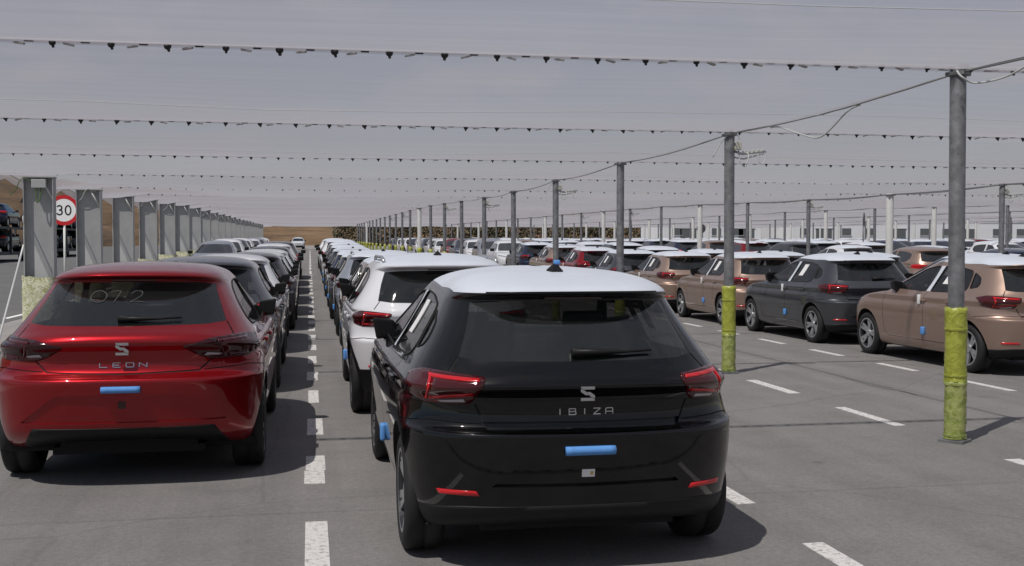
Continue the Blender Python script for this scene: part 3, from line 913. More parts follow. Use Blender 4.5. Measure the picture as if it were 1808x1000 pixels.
    if hero and sp is IBIZA:
        mb = MB()
        decal(mb, bvh, [(-.032, .482), (.032, .482), (.032, .520), (-.032, .520)], sp['plate_off'] + .003, .002)
        st = mb.build('sticker', 'paper', root)
        mb = MB(); decal(mb, bvh, [(.010, .492), (.024, .492), (.024, .510), (.010, .510)], sp['plate_off'] + .005, .001)
        mb.build('sticker_mark', 'ochre_mark', st)
    if hero and sp is LEON:
        mb = MB(); decal(mb, bvh, [(-.025, .535), (.025, .535), (.025, .585), (-.025, .585)], sp['plate_off'] + .001, .002)
        mb.build('towing_cover', 'lens_dark', root)
    if digits:
        x = -.265
        for ch, w in (('0', .105), ('7', .07), ('-', .03), ('2', .09)):
            mb = MB(); pts = []
            for a, b in DIGITS[ch]:
                p, n = hit_rear(bvh, x + a * w, 1.215 + b * .075)
                pts.append(p + n * .003)
            mb.tube(smooth_pts(pts), .0024, 5)
            mb.build('chalk_mark', 'chalk', root, True)
            x += w + .02
    return root

def far_mesh(sp):
    """one light mesh for a car far away; slots: paint, film, glass, trim, red lens, alloy, head lamp"""
    S, bvh = prep_shell(sp, False)
    slot = {'body': 0, 'film_roof': 1, 'film_hood': 1, 'rear_window': 2, 'windshield': 2, 'wf': 2, 'wr': 2, 'lower_trim': 3, 'grille': 3, 'intake': 3, 'tail_lamp': 4, 'head_lamp': 6}
    mb = MB()
    for k, fcs in S.parts.items():
        if k not in slot: continue
        vs, fs, ns = weld(fcs, 0, 2); mb.add(vs, fs, slot[k])
    for sx in (1, -1):
        y, x, z = sp['mirror']; mb.rbox(((x + .10) * sx, y, z), (.19, .10, .14), .03, mi=3)
        for cy in (0, sp['wb']):
            wr, tw = sp['wr'], sp['tire_w']
            mb.lathe([(.02, tw*.4*sx), (wr*.62, tw*.42*sx)], 'x', 14, (sp['track']*sx, cy, wr), 5)
            mb.lathe([(wr*.62, tw*.42*sx), (wr*.7, tw*.5*sx), (wr, tw*.40*sx), (wr, -tw*.4*sx), (wr*.6, -tw*.5*sx)], 'x', 14, (sp['track']*sx, cy, wr), 3)
            mb.lathe([(sp['arch'], .84*sx), (sp['arch'], .5*sx)], 'x', 14, (0, cy, wr + .005), 3)
    mb.box((0, sp['wb']/2, .22), (1.2, sp['wb'] + .9, .05), mi=3)
    o = mb.build('far_' + sp['name'], ['paint_white', 'film', 'glass_far', 'trim', 'lens_bar', 'alloy', 'headlamp'], None, False)
    me = o.data
    me.polygons.foreach_set('use_smooth', [True] * len(me.polygons))
    bpy.data.objects.remove(o)
    return me

# ================================================================== THE PLACE
# ------------------------------------------------------------------ surface materials of the setting
def asphalt():
    m, n, l, p = new_mat('asphalt')
    tc = n.new('ShaderNodeTexCoord')
    def noise(scale, det, rough=0.6):
        t = n.new('ShaderNodeTexNoise'); t.inputs['Scale'].default_value = scale
        t.inputs['Detail'].default_value = det; t.inputs['Roughness'].default_value = rough
        l.new(tc.outputs['Object'], t.inputs['Vector']); return t
    def mul(a, lo, hi, x0=0.3, x1=0.7):
        r = n.new('ShaderNodeMapRange'); r.inputs[1].default_value = x0; r.inputs[2].default_value = x1
        r.inputs[3].default_value = lo; r.inputs[4].default_value = hi
        l.new(a, r.inputs[0]); return r.outputs[0]
    big, mid, fine = noise(0.22, 5), noise(1.7, 6, 0.7), noise(110, 4, 0.85)
    grit = noise(28, 5, 0.8)
    # tar-sealed joints that wander across the paving
    wv = n.new('ShaderNodeTexNoise'); wv.inputs['Scale'].default_value = 0.8; wv.inputs['Detail'].default_value = 4
    l.new(tc.outputs['Object'], wv.inputs['Vector'])
    sc = n.new('ShaderNodeVectorMath'); sc.operation = 'SCALE'; sc.inputs['Scale'].default_value = 0.25
    ad = n.new('ShaderNodeVectorMath'); ad.operation = 'ADD'
    l.new(wv.outputs['Color'], sc.inputs[0]); l.new(sc.outputs[0], ad.inputs[0]); l.new(tc.outputs['Object'], ad.inputs[1])
    vo = n.new('ShaderNodeTexVoronoi'); vo.feature = 'DISTANCE_TO_EDGE'; vo.inputs['Scale'].default_value = 0.24
    l.new(ad.outputs[0], vo.inputs['Vector'])
    crack = mul(vo.outputs['Distance'], 0.86, 1.0, 0.001, 0.005)
    # oil drips
    vd = n.new('ShaderNodeTexVoronoi'); vd.inputs['Scale'].default_value = 1.15; vd.inputs['Randomness'].default_value = 1.0
    l.new(ad.outputs[0], vd.inputs['Vector'])
    drip = mul(vd.outputs['Distance'], 0.62, 1.0, 0.02, 0.075)
    # faint tyre tracks along the lanes
    mpt = n.new('ShaderNodeMapping'); mpt.inputs['Scale'].default_value = (3.2, 0.05, 1)
    l.new(tc.outputs['Object'], mpt.inputs[0])
    tt = n.new('ShaderNodeTexNoise'); tt.inputs['Scale'].default_value = 1.0; tt.inputs['Detail'].default_value = 3
    l.new(mpt.outputs[0], tt.inputs['Vector'])
    track = mul(tt.outputs['Fac'], 1.06, 0.90, 0.35, 0.68)
    # oil and tyre stains
    st = noise(0.9, 7, 0.75)
    stain = mul(st.outputs['Fac'], 1.0, 0.80, 0.58, 0.74)
    cur = mul(big.outputs['Fac'], 0.90, 1.10)
    for o in (mul(mid.outputs['Fac'], 0.88, 1.11), mul(fine.outputs['Fac'], 0.66, 1.36), mul(grit.outputs['Fac'], 0.78, 1.22), crack, stain, drip, track):
        k = n.new('ShaderNodeMath'); k.operation = 'MULTIPLY'
        l.new(cur, k.inputs[0]); l.new(o, k.inputs[1]); cur = k.outputs[0]
    v = n.new('ShaderNodeVectorMath'); v.operation = 'SCALE'; v.inputs[0].default_value = (0.190, 0.180, 0.174)
    l.new(cur, v.inputs['Scale']); l.new(v.outputs[0], p.inputs['Base Color'])
    p.inputs['Roughness'].default_value = 0.86
    b = n.new('ShaderNodeBump'); b.inputs['Strength'].default_value = 0.35; b.inputs['Distance'].default_value = 0.006
    l.new(fine.outputs['Fac'], b.inputs['Height']); l.new(b.outputs[0], p.inputs['Normal'])
asphalt()

def worn_paint():
    m, n, l, p = new_mat('line_paint')
    tc = n.new('ShaderNodeTexCoord')
    t = n.new('ShaderNodeTexNoise'); t.inputs['Scale'].default_value = 26; t.inputs['Detail'].default_value = 8; t.inputs['Roughness'].default_value = 0.75
    l.new(tc.outputs['Object'], t.inputs['Vector'])
    r = n.new('ShaderNodeValToRGB')
    r.color_ramp.elements[0].position = 0.36; r.color_ramp.elements[0].color = (0.26, 0.245, 0.235, 1)
    r.color_ramp.elements[1].position = 0.50; r.color_ramp.elements[1].color = (0.66, 0.64, 0.62, 1)
    l.new(t.outputs['Fac'], r.inputs[0]); l.new(r.outputs[0], p.inputs['Base Color'])
    p.inputs['Roughness'].default_value = 0.75
worn_paint()

def net_mat():
    """woven white hail netting: the threads hide more of the sky the flatter one looks along the cloth"""
    m, n, l, p = new_mat('net')
    n.remove(p)
    out = n['Material Output']
    geo = n.new('ShaderNodeNewGeometry')
    dot = n.new('ShaderNodeVectorMath'); dot.operation = 'DOT_PRODUCT'
    l.new(geo.outputs['Incoming'], dot.inputs[0]); l.new(geo.outputs['Normal'], dot.inputs[1])
    ab = n.new('ShaderNodeMath'); ab.operation = 'ABSOLUTE'; l.new(dot.outputs['Value'], ab.inputs[0])
    mx = n.new('ShaderNodeMath'); mx.operation = 'MAXIMUM'; mx.inputs[1].default_value = 0.02; l.new(ab.outputs[0], mx.inputs[0])
    pw = n.new('ShaderNodeMath'); pw.operation = 'POWER'; pw.inputs[1].default_value = 0.5; l.new(mx.outputs[0], pw.inputs[0])
    tc = n.new('ShaderNodeTexCoord')
    mp = n.new('ShaderNodeMapping'); mp.inputs['Scale'].default_value = (0.25, 2.2, 1)
    t = n.new('ShaderNodeTexNoise'); t.inputs['Scale'].default_value = 1.3; t.inputs['Detail'].default_value = 5; t.inputs['Roughness'].default_value = 0.6
    l.new(tc.outputs['Object'], mp.inputs[0]); l.new(mp.outputs[0], t.inputs['Vector'])
    r = n.new('ShaderNodeMapRange'); r.inputs[1].default_value = 0.3; r.inputs[2].default_value = 0.7; r.inputs[3].default_value = -0.50; r.inputs[4].default_value = -0.55
    l.new(t.outputs['Fac'], r.inputs[0])
    dv = n.new('ShaderNodeMath'); dv.operation = 'DIVIDE'; l.new(r.outputs[0], dv.inputs[0]); l.new(pw.outputs[0], dv.inputs[1])
    ex = n.new('ShaderNodeMath'); ex.operation = 'EXPONENT'; l.new(dv.outputs[0], ex.inputs[0])
    tr = n.new('ShaderNodeBsdfTransparent')
    df = n.new('ShaderNodeBsdfDiffuse'); df.inputs['Color'].default_value = (0.37, 0.36, 0.38, 1)
    tl = n.new('ShaderNodeBsdfTranslucent'); tl.inputs['Color'].default_value = (0.35, 0.335, 0.36, 1)
    # streaky weave: the cloth is thicker and paler in bands along its length
    mp2 = n.new('ShaderNodeMapping'); mp2.inputs['Scale'].default_value = (0.10, 5.0, 1)
    t2 = n.new('ShaderNodeTexNoise'); t2.inputs['Scale'].default_value = 1.6; t2.inputs['Detail'].default_value = 7; t2.inputs['Roughness'].default_value = 0.7
    l.new(tc.outputs['Object'], mp2.inputs[0]); l.new(mp2.outputs[0], t2.inputs['Vector'])
    r2 = n.new('ShaderNodeMapRange'); r2.inputs[1].default_value = 0.3; r2.inputs[2].default_value = 0.7; r2.inputs[3].default_value = 0.95; r2.inputs[4].default_value = 1.05
    l.new(t2.outputs['Fac'], r2.inputs[0])
    oi = n.new('ShaderNodeObjectInfo')          # each panel is a slightly different batch of cloth
    r3 = n.new('ShaderNodeMapRange'); r3.inputs[3].default_value = 0.93; r3.inputs[4].default_value = 1.07
    l.new(oi.outputs['Random'], r3.inputs[0])
    mm_ = n.new('ShaderNodeMath'); mm_.operation = 'MULTIPLY'
    l.new(r2.outputs[0], mm_.inputs[0]); l.new(r3.outputs[0], mm_.inputs[1])
    r2 = mm_
    for node, colr in ((df, (0.395, 0.387, 0.418)), (tl, (0.40, 0.389, 0.422))):
        sv_ = n.new('ShaderNodeVectorMath'); sv_.operation = 'SCALE'; sv_.inputs[0].default_value = colr
        l.new(r2.outputs[0], sv_.inputs['Scale']); l.new(sv_.outputs[0], node.inputs['Color'])
    m1 = n.new('ShaderNodeMixShader'); m1.inputs[0].default_value = 0.48
    l.new(df.outputs[0], m1.inputs[1]); l.new(tl.outputs[0], m1.inputs[2])
    m2 = n.new('ShaderNodeMixShader')
    l.new(ex.outputs[0], m2.inputs[0]); l.new(m1.outputs[0], m2.inputs[1]); l.new(tr.outputs[0], m2.inputs[2])
    l.new(m2.outputs[0], out.inputs['Surface'])
net_mat()

plain('steel', (0.20, 0.205, 0.215), 0.55, metal=0.35, vary=0.38, vscale=11, bump=0.15, bscale=60)
plain('column', (0.38, 0.385, 0.385), 0.6, vary=0.08, vscale=4)
plain('pole_white', (0.62, 0.62, 0.60), 0.6, vary=0.08, vscale=5)
plain('cable', (0.20, 0.205, 0.20), 0.5, metal=0.3)
plain('cable_pale', (0.52, 0.54, 0.52), 0.6)
plain('cable_green', (0.10, 0.17, 0.06), 0.6)
plain('clip', (0.010, 0.010, 0.012), 0.5)
plain('clip_pale', (0.36, 0.35, 0.34), 0.6)
plain('box_grey', (0.42, 0.43, 0.42), 0.55)
plain('box_cream', (0.55, 0.54, 0.47), 0.55)
plain('sign_red', (0.50, 0.015, 0.02), 0.4)
plain('sign_white', (0.78, 0.78, 0.78), 0.45)
plain('sign_black', (0.02, 0.02, 0.022), 0.5)
plain('sign_back', (0.10, 0.10, 0.105), 0.5, metal=0.3)
plain('carrier', (0.05, 0.055, 0.065), 0.55, vary=0.2)
plain('white_wall', (0.58, 0.585, 0.60), 0.8, vary=0.05, vscale=0.6)
plain('dark_opening', (0.09, 0.095, 0.10), 0.35)
plain('roof_sheet', (0.45, 0.46, 0.47), 0.6)

def wrap_mat(name, ca, cb):
    m, n, l, p = new_mat(name)
    tc = n.new('ShaderNodeTexCoord')
    t = n.new('ShaderNodeTexNoise'); t.inputs['Scale'].default_value = 14; t.inputs['Detail'].default_value = 6; t.inputs['Distortion'].default_value = 1.5
    l.new(tc.outputs['Object'], t.inputs['Vector'])
    r = n.new('ShaderNodeValToRGB')
    r.color_ramp.elements[0].position = 0.36; r.color_ramp.elements[0].color = (*ca, 1)
    r.color_ramp.elements[1].position = 0.62; r.color_ramp.elements[1].color = (*cb, 1)
    l.new(t.outputs['Fac'], r.inputs[0]); l.new(r.outputs[0], p.inputs['Base Color'])
    p.inputs['Roughness'].default_value = 0.38
    b = n.new('ShaderNodeBump'); b.inputs['Strength'].default_value = 0.7; b.inputs['Distance'].default_value = 0.012
    l.new(t.outputs['Fac'], b.inputs['Height']); l.new(b.outputs[0], p.inputs['Normal'])
wrap_mat('wrap_yellow', (0.30, 0.33, 0.04), (0.40, 0.43, 0.07))
wrap_mat('wrap_olive', (0.21, 0.26, 0.05), (0.38, 0.42, 0.15))
wrap_mat('wrap_pale', (0.30, 0.31, 0.14), (0.62, 0.60, 0.47))

def earth():
    m, n, l, p = new_mat('earth')
    tc = n.new('ShaderNodeTexCoord')
    mp = n.new('ShaderNodeMapping'); mp.inputs['Scale'].default_value = (0.12, 0.12, 1.3)
    t = n.new('ShaderNodeTexNoise'); t.inputs['Scale'].default_value = 1.2; t.inputs['Detail'].default_value = 9; t.inputs['Roughness'].default_value = 0.7
    l.new(tc.outputs['Object'], mp.inputs[0]); l.new(mp.outputs[0], t.inputs['Vector'])
    r = n.new('ShaderNodeValToRGB')
    e = r.color_ramp.elements
    e[0].position = 0.30; e[0].color = (0.05, 0.042, 0.028, 1)
    e[1].position = 0.52; e[1].color = (0.145, 0.090, 0.050, 1)
    e2 = e.new(0.72); e2.color = (0.20, 0.135, 0.085, 1)
    l.new(t.outputs['Fac'], r.inputs[0]); l.new(r.outputs[0], p.inputs['Base Color'])
    p.inputs['Roughness'].default_value = 0.95
earth()
def leafmat(name, ca, cb):
    m, n, l, p = new_mat(name)
    t = n.new('ShaderNodeTexNoise'); t.inputs['Scale'].default_value = 0.35; t.inputs['Detail'].default_value = 3
    tc = n.new('ShaderNodeTexCoord'); l.new(tc.outputs['Object'], t.inputs['Vector'])
    r = n.new('ShaderNodeValToRGB')
    r.color_ramp.elements[0].position = 0.4; r.color_ramp.elements[0].color = (*ca, 1)
    r.color_ramp.elements[1].position = 0.6; r.color_ramp.elements[1].color = (*cb, 1)
    l.new(t.outputs['Fac'], r.inputs[0]); l.new(r.outputs[0], p.inputs['Base Color'])
    p.inputs['Roughness'].default_value = 0.8
leafmat('hedge_leaf', (0.06, 0.066, 0.034), (0.10, 0.082, 0.052))

# ------------------------------------------------------------------ ground
ys = sorted(set([-300, -120, -60, -40, -20, 0] + [y for y, _ in GP if -60 < y] + list(range(5, 55, 3)) + [65, 70, 90, 100, 130, 180, 210, 320, 600]))
xs = [-300, -150, -80, -50, -30, -17.5, -15, -12.5, -10, -7.5, -5, 0, 5, 10, 20, 40, 80, 150, 400]
gv = [(x, y, ground_z(x, y)) for y in ys for x in xs]
nx = len(xs)
gf = [(j*nx+i, j*nx+i+1, (j+1)*nx+i+1, (j+1)*nx+i) for j in range(len(ys)-1) for i in range(nx-1)]
ground = mk('ground', gv, gf, 'asphalt')
tag(ground, 'worn grey asphalt of the car storage yard', None, None, 'structure')

plain('road_asphalt', (0.085, 0.083, 0.083), 0.88, vary=0.16, vscale=0.8, bump=0.2, bscale=90)
rx = [-60, -50, -30, -17.5, -15, -12.5, -10, -7.5, -6.3]
rv = [(x, y, ground_z(x, y) + .006) for y in ys if y <= 180 for x in rx]
rn = len(rx)
road = mk('service_road', rv, [(j*rn+i, j*rn+i+1, (j+1)*rn+i+1, (j+1)*rn+i) for j in range(len(rv)//rn - 1) for i in range(rn-1)], 'road_asphalt')
tag(road, 'dark asphalt service road left of the columns', None, None, 'structure')

def dash(x0, y0, y1, w):
    jit = [random.uniform(-.012, .012) for _ in range(4)]
    vs = []; n = 2
    pts = [(x0 - w/2 + jit[0], y0), (x0 + w/2 + jit[1], y0 + jit[2]), (x0 + w/2 + jit[1], y1), (x0 - w/2 + jit[0], y1 + jit[3])]
    for dz in (-.004, .004 if x0 > -6 else .012):
        vs += [(x, y, ground_z(x, y) + dz) for x, y in pts]
    mk('line_dash', vs, [(4, 5, 6, 7), (0, 1, 5, 4), (1, 2, 6, 5), (2, 3, 7, 6), (3, 0, 4, 7)], 'line_paint', ground)
def cuts(y0, y1):
    """keep each mark inside one flat facet of the ground"""
    b = [y for y in ys if y0 < y < y1]
    return [y0] + b + [y1]
def dash_row(x, spans, w=.13):
    for a, b in spans:
        c = cuts(a, b)
        for u, v in zip(c, c[1:]):
            if v - u > .12: dash(x, u, v, w)
dash_row(0.03, [(5.60 + 1.955*k - (1.0 if k == 0 else 0), 6.50 + 1.955*k + .10*(k % 2)) for k in range(0, 22)])
for k in range(14):
    dash_row(0.03, [(49 + 6*k, 53.4 + 6*k)], .10)
dash_row(2.66, [(4.45 + 2.02*k, 5.55 + 2.02*k) for k in range(0, 24)], .11)
dash_row(5.19, [(6.40, 7.48), (9.07, 10.22), (11.28, 12.49)] + [(13.6 + 2.1*k, 14.7 + 2.1*k) for k in range(12)], .11)
dash_row(7.66, [(9.05 + 2.0*k, 10.05 + 2.0*k) for k in range(0, 18)], .10)
dash_row(-2.62, [(14.0 + 2.0*k, 15.0 + 2.0*k) for k in range(0, 10)], .11)
# edge line of the service road beyond the columns
for k in range(3):
    dash_row(-6.6, [(17.0 + 9*k, 24.5 + 9*k)], .12)

# ------------------------------------------------------------------ cars
ORD = ['first', 'second', 'third', 'fourth', 'fifth', 'sixth', 'seventh', 'eighth', 'ninth', 'tenth', 'eleventh', 'twelfth', 'thirteenth', 'fourteenth', 'fifteenth', 'sixteenth',
       'seventeenth', 'eighteenth', 'nineteenth', 'twentieth', 'twenty-first', 'twenty-second', 'twenty-third', 'twenty-fourth', 'twenty-fifth', 'twenty-sixth', 'twenty-seventh', 'twenty-eighth', 'twenty-ninth', 'thirtieth', 'thirty-first']
def place(o, x, y, flip=False, wb=2.56):
    yy = y + (-wb if flip else 0)
    o.location = (x, y, ground_z(x, y))
    sl = math.atan((ground_z(x, y + (wb if not flip else -wb)) - ground_z(x, y)) / wb)
    o.rotation_euler = (sl, 0, math.pi if flip else 0) if not flip else (sl, 0, math.pi)
def recolour(root, old, new, film=None):
    def rec(o):
        if o.type == 'MESH':
            for s in o.material_slots:
                if s.material is None: continue
                if s.material.name == old and new != old:
                    s.link = 'OBJECT'; s.material = MATS[new]
                elif film is not None and s.material.name == 'film' and o.name.split('.')[0] in ('roof_film', 'bonnet_film'):
                    s.link = 'OBJECT'; s.material = MATS[film]
        for c in o.children: rec(c)
    rec(root)
PNAME = {'paint_black': 'black', 'paint_red': 'red', 'paint_white': 'white', 'paint_bronze': 'bronze', 'paint_grey': 'dark grey', 'paint_purple': 'purplish dark', 'paint_blue': 'dark blue', 'paint_silver': 'silver'}

black_car = build_car(IBIZA, 'glossy black hatchback with white-filmed roof, nearest car, tail towards camera', 'paint_black',
                      badge=('IBIZA', .793, .285, .030, .888, .070), hero=True)
place(black_car, 1.325, 5.86)
red_car = build_car(LEON, 'bright red hatchback with chalk writing on its rear window, front of the left row', 'paint_red', film=False,
                    badge=('LEON', .816, .30, .030, .927, .082), hero=True, digits=True, lamp_mat='lens_dark', sheet=False, foam=True)
place(red_car, -1.22, 8.35, wb=2.636)
suv_car = build_car(ARONA, 'white crossover with roof rails parked directly ahead of the black hatchback', 'paint_white')
suv_car['group'] = 'cars of the right-hand middle row'
place(suv_car, 1.245, 10.85)
bronze_car = build_car(IBIZA, 'bronze hatchback with white roof film at the right edge, behind the nearest pole', 'paint_bronze', handle_film=True)
bronze_car['group'] = 'cars of the first row beyond the poles'
place(bronze_car, 9.05, 12.77)
leon2 = build_car(LEON, 'dark grey hatchback directly ahead of the red one in the left row', 'paint_grey', film=False, sheet=False, foam=False)
leon2['group'] = 'cars of the left row'
place(leon2, -1.22, 12.85, wb=2.636)
black_car['group'] = 'cars of the right-hand middle row'
red_car['group'] = 'cars of the left row'

def near_copy(proto, old, new, x, y, label, group, flip=False, film=None, wb=2.56):
    o = copy_tree(proto)
    recolour(o, old, new, film)
    place(o, x + random.uniform(-.05, .05), y, flip, wb)
    o.rotation_euler.z += random.uniform(-.012, .012)
    tag(o, label, 'car', group)
    return o
FAR = {'ib': far_mesh(IBIZA), 'le': far_mesh(LEON), 'ar': far_mesh(ARONA)}
WB = {'ib': 2.564, 'le': 2.636, 'ar': 2.566}
def far_copy(kind, pm, x, y, label, group, flip=False, film=True):
    o = bpy.data.objects.new('parked_car', FAR[kind])
    COL.objects.link(o)
    for i, m in ((0, pm), (1, 'film' if film else pm)):
        o.material_slots[i].link = 'OBJECT'; o.material_slots[i].material = MATS[m]
    place(o, x + random.uniform(-.06, .06), y, flip, WB[kind])
    o.rotation_euler.z += random.uniform(-.012, .012)
    tag(o, label, 'car', group)
    return o

def desc(i, pm, film, where, flip=False):
    lab = '%s hatchback%s, %s %s' % (PNAME[pm], ' with white-filmed roof' if film and pm != 'paint_white' else '', ORD[i], where)
    return lab

# left row, ahead of the red car
lrow = ['paint_white', 'paint_purple', 'paint_white', 'paint_white', 'paint_grey', 'paint_white', 'paint_grey']
for j, pm in enumerate(lrow):
    y = 17.35 + 4.5 * j
    lab = desc(j + 2, pm, False, 'of the left row counted from the red one')
    if j < 4: near_copy(leon2, 'paint_grey', pm, -1.22, y, lab, 'cars of the left row', wb=2.636)
    else: far_copy('le', pm, -1.22, y, lab, 'cars of the left row', film=False)
# right-hand middle row, ahead of the white crossover
rrow = [('ib', 'paint_bronze'), ('ar', 'paint_silver'), ('ib', 'paint_grey'), ('ib', 'paint_blue'), ('ib', 'paint_grey'), ('ib', 'paint_black'), ('ib', 'paint_grey'), ('ar', 'paint_white'), ('ib', 'paint_blue'), ('ar', 'paint_white'), ('ar', 'paint_white')]
for j, (kd, pm) in enumerate(rrow):
    y = 15.55 + 4.62 * j
    lab = desc(j + 2, pm, True, 'of the middle row counted from the black one')
    if j < 6:
        near_copy(bronze_car if kd == 'ib' else suv_car, 'paint_bronze' if kd == 'ib' else 'paint_white', pm, 1.32, y, lab, 'cars of the right-hand middle row')
    else: far_copy(kd, pm, 1.32, y, lab, 'cars of the right-hand middle row')
# first row beyond the pole line
r1 = ['paint_grey', 'paint_bronze', 'paint_bronze', 'paint_grey', 'paint_red', 'paint_bronze', 'paint_blue']
r1y = [17.20, 21.40, 25.75, 30.1, 34.5, 38.9, 43.3]
r1l = ['dark grey hatchback with white-filmed roof between two bronze ones beyond the poles', 'bronze hatchback behind the second pole, tail partly hidden by it', 'bronze hatchback just right of the third pole, white-filmed roof',
       'dark grey hatchback just left of the third pole, white-filmed roof', 'red hatchback with white-filmed roof beyond the pole line', 'bronze hatchback next to the red one, far end of the tail-on cars', 'dark blue hatchback, last tail-on car before the cars that face the camera']
for j, (pm, y) in enumerate(zip(r1, r1y)):
    near_copy(bronze_car, 'paint_bronze', pm, 9.05, y, r1l[j], 'cars of the first row beyond the poles')
face = ['paint_white', 'paint_silver', 'paint_white', 'paint_blue', 'paint_red', 'paint_white', 'paint_white', 'paint_grey', 'paint_white']
rr = random.Random(3)
for j in range(15):
    pm = face[j % len(face)] if j < 9 else rr.choice(face)
    far_copy(['le', 'ar', 'ib'][j % 3], pm, 9.05, 51.5 + 4.8 * j, desc(j, pm, False, 'facing the camera in the first row beyond the poles'), 'cars facing the camera beyond the poles', True, False)
# the packed rows further right
pal = ['paint_white'] * 6 + ['paint_grey'] * 4 + ['paint_blue'] * 3 + ['paint_bronze'] * 2 + ['paint_silver', 'paint_red']
ROWS = [(11.65, 16.9, 'second', False), (19.45, 27.5, 'third', False), (22.05, 31.5, 'fourth', False), (29.85, 42.5, 'fifth', True), (32.45, 46.0, 'sixth', True),
        (40.25, 57.0, 'seventh', True), (42.85, 61.0, 'eighth', False), (50.65, 72.0, 'ninth', True), (53.25, 76.0, 'tenth', False), (61.05, 87.0, 'eleventh', True), (63.65, 91.0, 'twelfth', True)]
for (x, y0, nm, flip) in ROWS:
    j = 0; y = y0
    while y < 134 and j < 26:
        if x < 12 and j < 6: pm = ['paint_blue', 'paint_grey', 'paint_white', 'paint_blue', 'paint_blue', 'paint_grey'][j]
        else: pm = rr.choice(pal)
        fl = flip or (x < 12 and y > 60)
        if flip and rr.random() < .6: pm = 'paint_white'
        film = rr.random() < (.85 if not fl else .35)
        kd = rr.choice(['ib', 'ib', 'le', 'ar']) if x > 12 or j > 3 else 'ib'
        if fl: y_ = y + 2.6
        else: y_ = y
        lab = desc(j, pm, film, 'along the %s row beyond the poles' % nm)
        if x < 12 and j < 4: near_copy(bronze_car, 'paint_bronze', pm, x, y, lab, 'cars of the %s row beyond the poles' % nm)
        else: far_copy(kd, pm, x, y_, lab, 'cars of the %s row beyond the poles' % nm, fl, film)
        y += rr.choice([4.5, 4.5, 4.6, 4.7, 4.9]); j += 1
# far left lane, facing the camera
fl_c = ['paint_silver', 'paint_white', 'paint_grey', 'paint_white', 'paint_white', 'paint_silver', 'paint_white', 'paint_white']
for j, pm in enumerate(fl_c):
    far_copy(['le', 'ar'][j % 2], pm, -3.75, 47.5 + 5.2 * j + (6 if j > 3 else 0), desc(j, pm, False, 'facing the camera in the lane beside the left columns'), 'cars facing the camera in the left lane', True, False)
far_copy('ar', 'paint_white', -1.5, 150, 'white crossover facing the camera alone at the far end of the lane', None, True, False)

# ------------------------------------------------------------------ poles, columns, cables, netting
NET_H = 3.05
def pole_proto(white=False, near=True):
    root = empty('steel_pole')
    r = .064 if not white else .10
    n = 24 if near else 12
    mb = MB(); mb.lathe([(r, 0.02), (r, NET_H - .03), (r * .9, NET_H), (0, NET_H)], 'z', n)
    mb.build('shaft', 'pole_white' if white else 'steel', root, True)
    mb = MB(); mb.rbox((0, 0, .012), (.20, .20, .024), .004)
    mb.build('base_plate', 'steel', root)
    # padded sleeve: two lengths, lumpy, taped
    rr_ = random.Random(5 + white)
    for (z0, z1, m) in ((.03, .50, 'wrap_olive'), (.50, 1.10, 'wrap_yellow')):
        prof = []
        k = 14 if near else 4
        mb = MB(); vs = []; fs = []
        for i in range(k + 1):
            z = z0 + (z1 - z0) * i / k
            for a in range(n):
                dz = rr_.uniform(-.012, .012) if (i == k and z1 > 1) else 0
                rad = r + .021 + rr_.uniform(-.005, .006) + (.004 if i in (0, k) else 0)
                vs.append((rad * math.cos(2*math.pi*a/n), rad * math.sin(2*math.pi*a/n), z + dz))
        for i in range(k):
            for a in range(n):
                fs.append((i*n+a, i*n+(a+1) % n, (i+1)*n+(a+1) % n, (i+1)*n+a))
        fs.append(tuple(range(k*n, (k+1)*n)))
        mb.add(vs, fs); w = mb.build('padded_sleeve', m, root, True)
        if near:
            t = MB()
            for zt in ((z1 - .02, z0 + .03) if z0 < .1 else (z1 - .17, z0 + .05)):
                t2 = MB(); t2.lathe([(r + .026, zt - .012), (r + .029, zt), (r + .026, zt + .012)], 'z', n)
                t2.build('tape_band', m, w, True)
    # top bracket
    mb = MB(); mb.rbox((0, 0, NET_H - .05), (r*2.4, r*2.4, .03), .005); mb.rbox((0, 0, NET_H + .01), (.05, .16, .03), .006)
    mb.build('top_bracket', 'steel', root)
    return root
P_near, P_far, P_white = pole_proto(), pole_proto(False, False), pole_proto(True, False)
POLE_ROWS = [(5.2, 8.25, 'nearest'), (15.6, 23.0, 'second'), (26.0, 38.0, 'third'), (36.4, 53.0, 'fourth'), (46.8, 68.0, 'fifth'), (57.2, 83.0, 'sixth')]
used = set()
def take(proto):
    if proto.name in used: return copy_tree(proto)
    used.add(proto.name); return proto
for (x, y0, nm) in POLE_ROWS:
    for k in range(27):
        y = y0 + 5.0 * k
        if y > 128: break
        wh = (k % (3 if x < 20 else 2) == 1) if x > 6 else k in (9, 19)
        o = take(P_white if wh else (P_near if x < 6 and k < 6 else P_far))
        o.location = (x, y, ground_z(x, y))
        o.rotation_euler = (random.uniform(-.004, .004), random.uniform(-.004, .004), random.uniform(0, 6))
        if x < 6 and k == 0: lab = 'grey steel pole with yellow padded sleeve nearest the camera, at the right'
        elif x < 6 and k == 1: lab = 'grey steel pole with yellow sleeve carrying a junction box and pipe arm'
        else: lab = '%s pole, %s one along the %s pole line' % ('thick white' if wh else 'grey steel', ORD[k] if k < 26 else 'last', nm)
        tag(o, lab, 'pole', 'poles of the %s pole line' % nm)

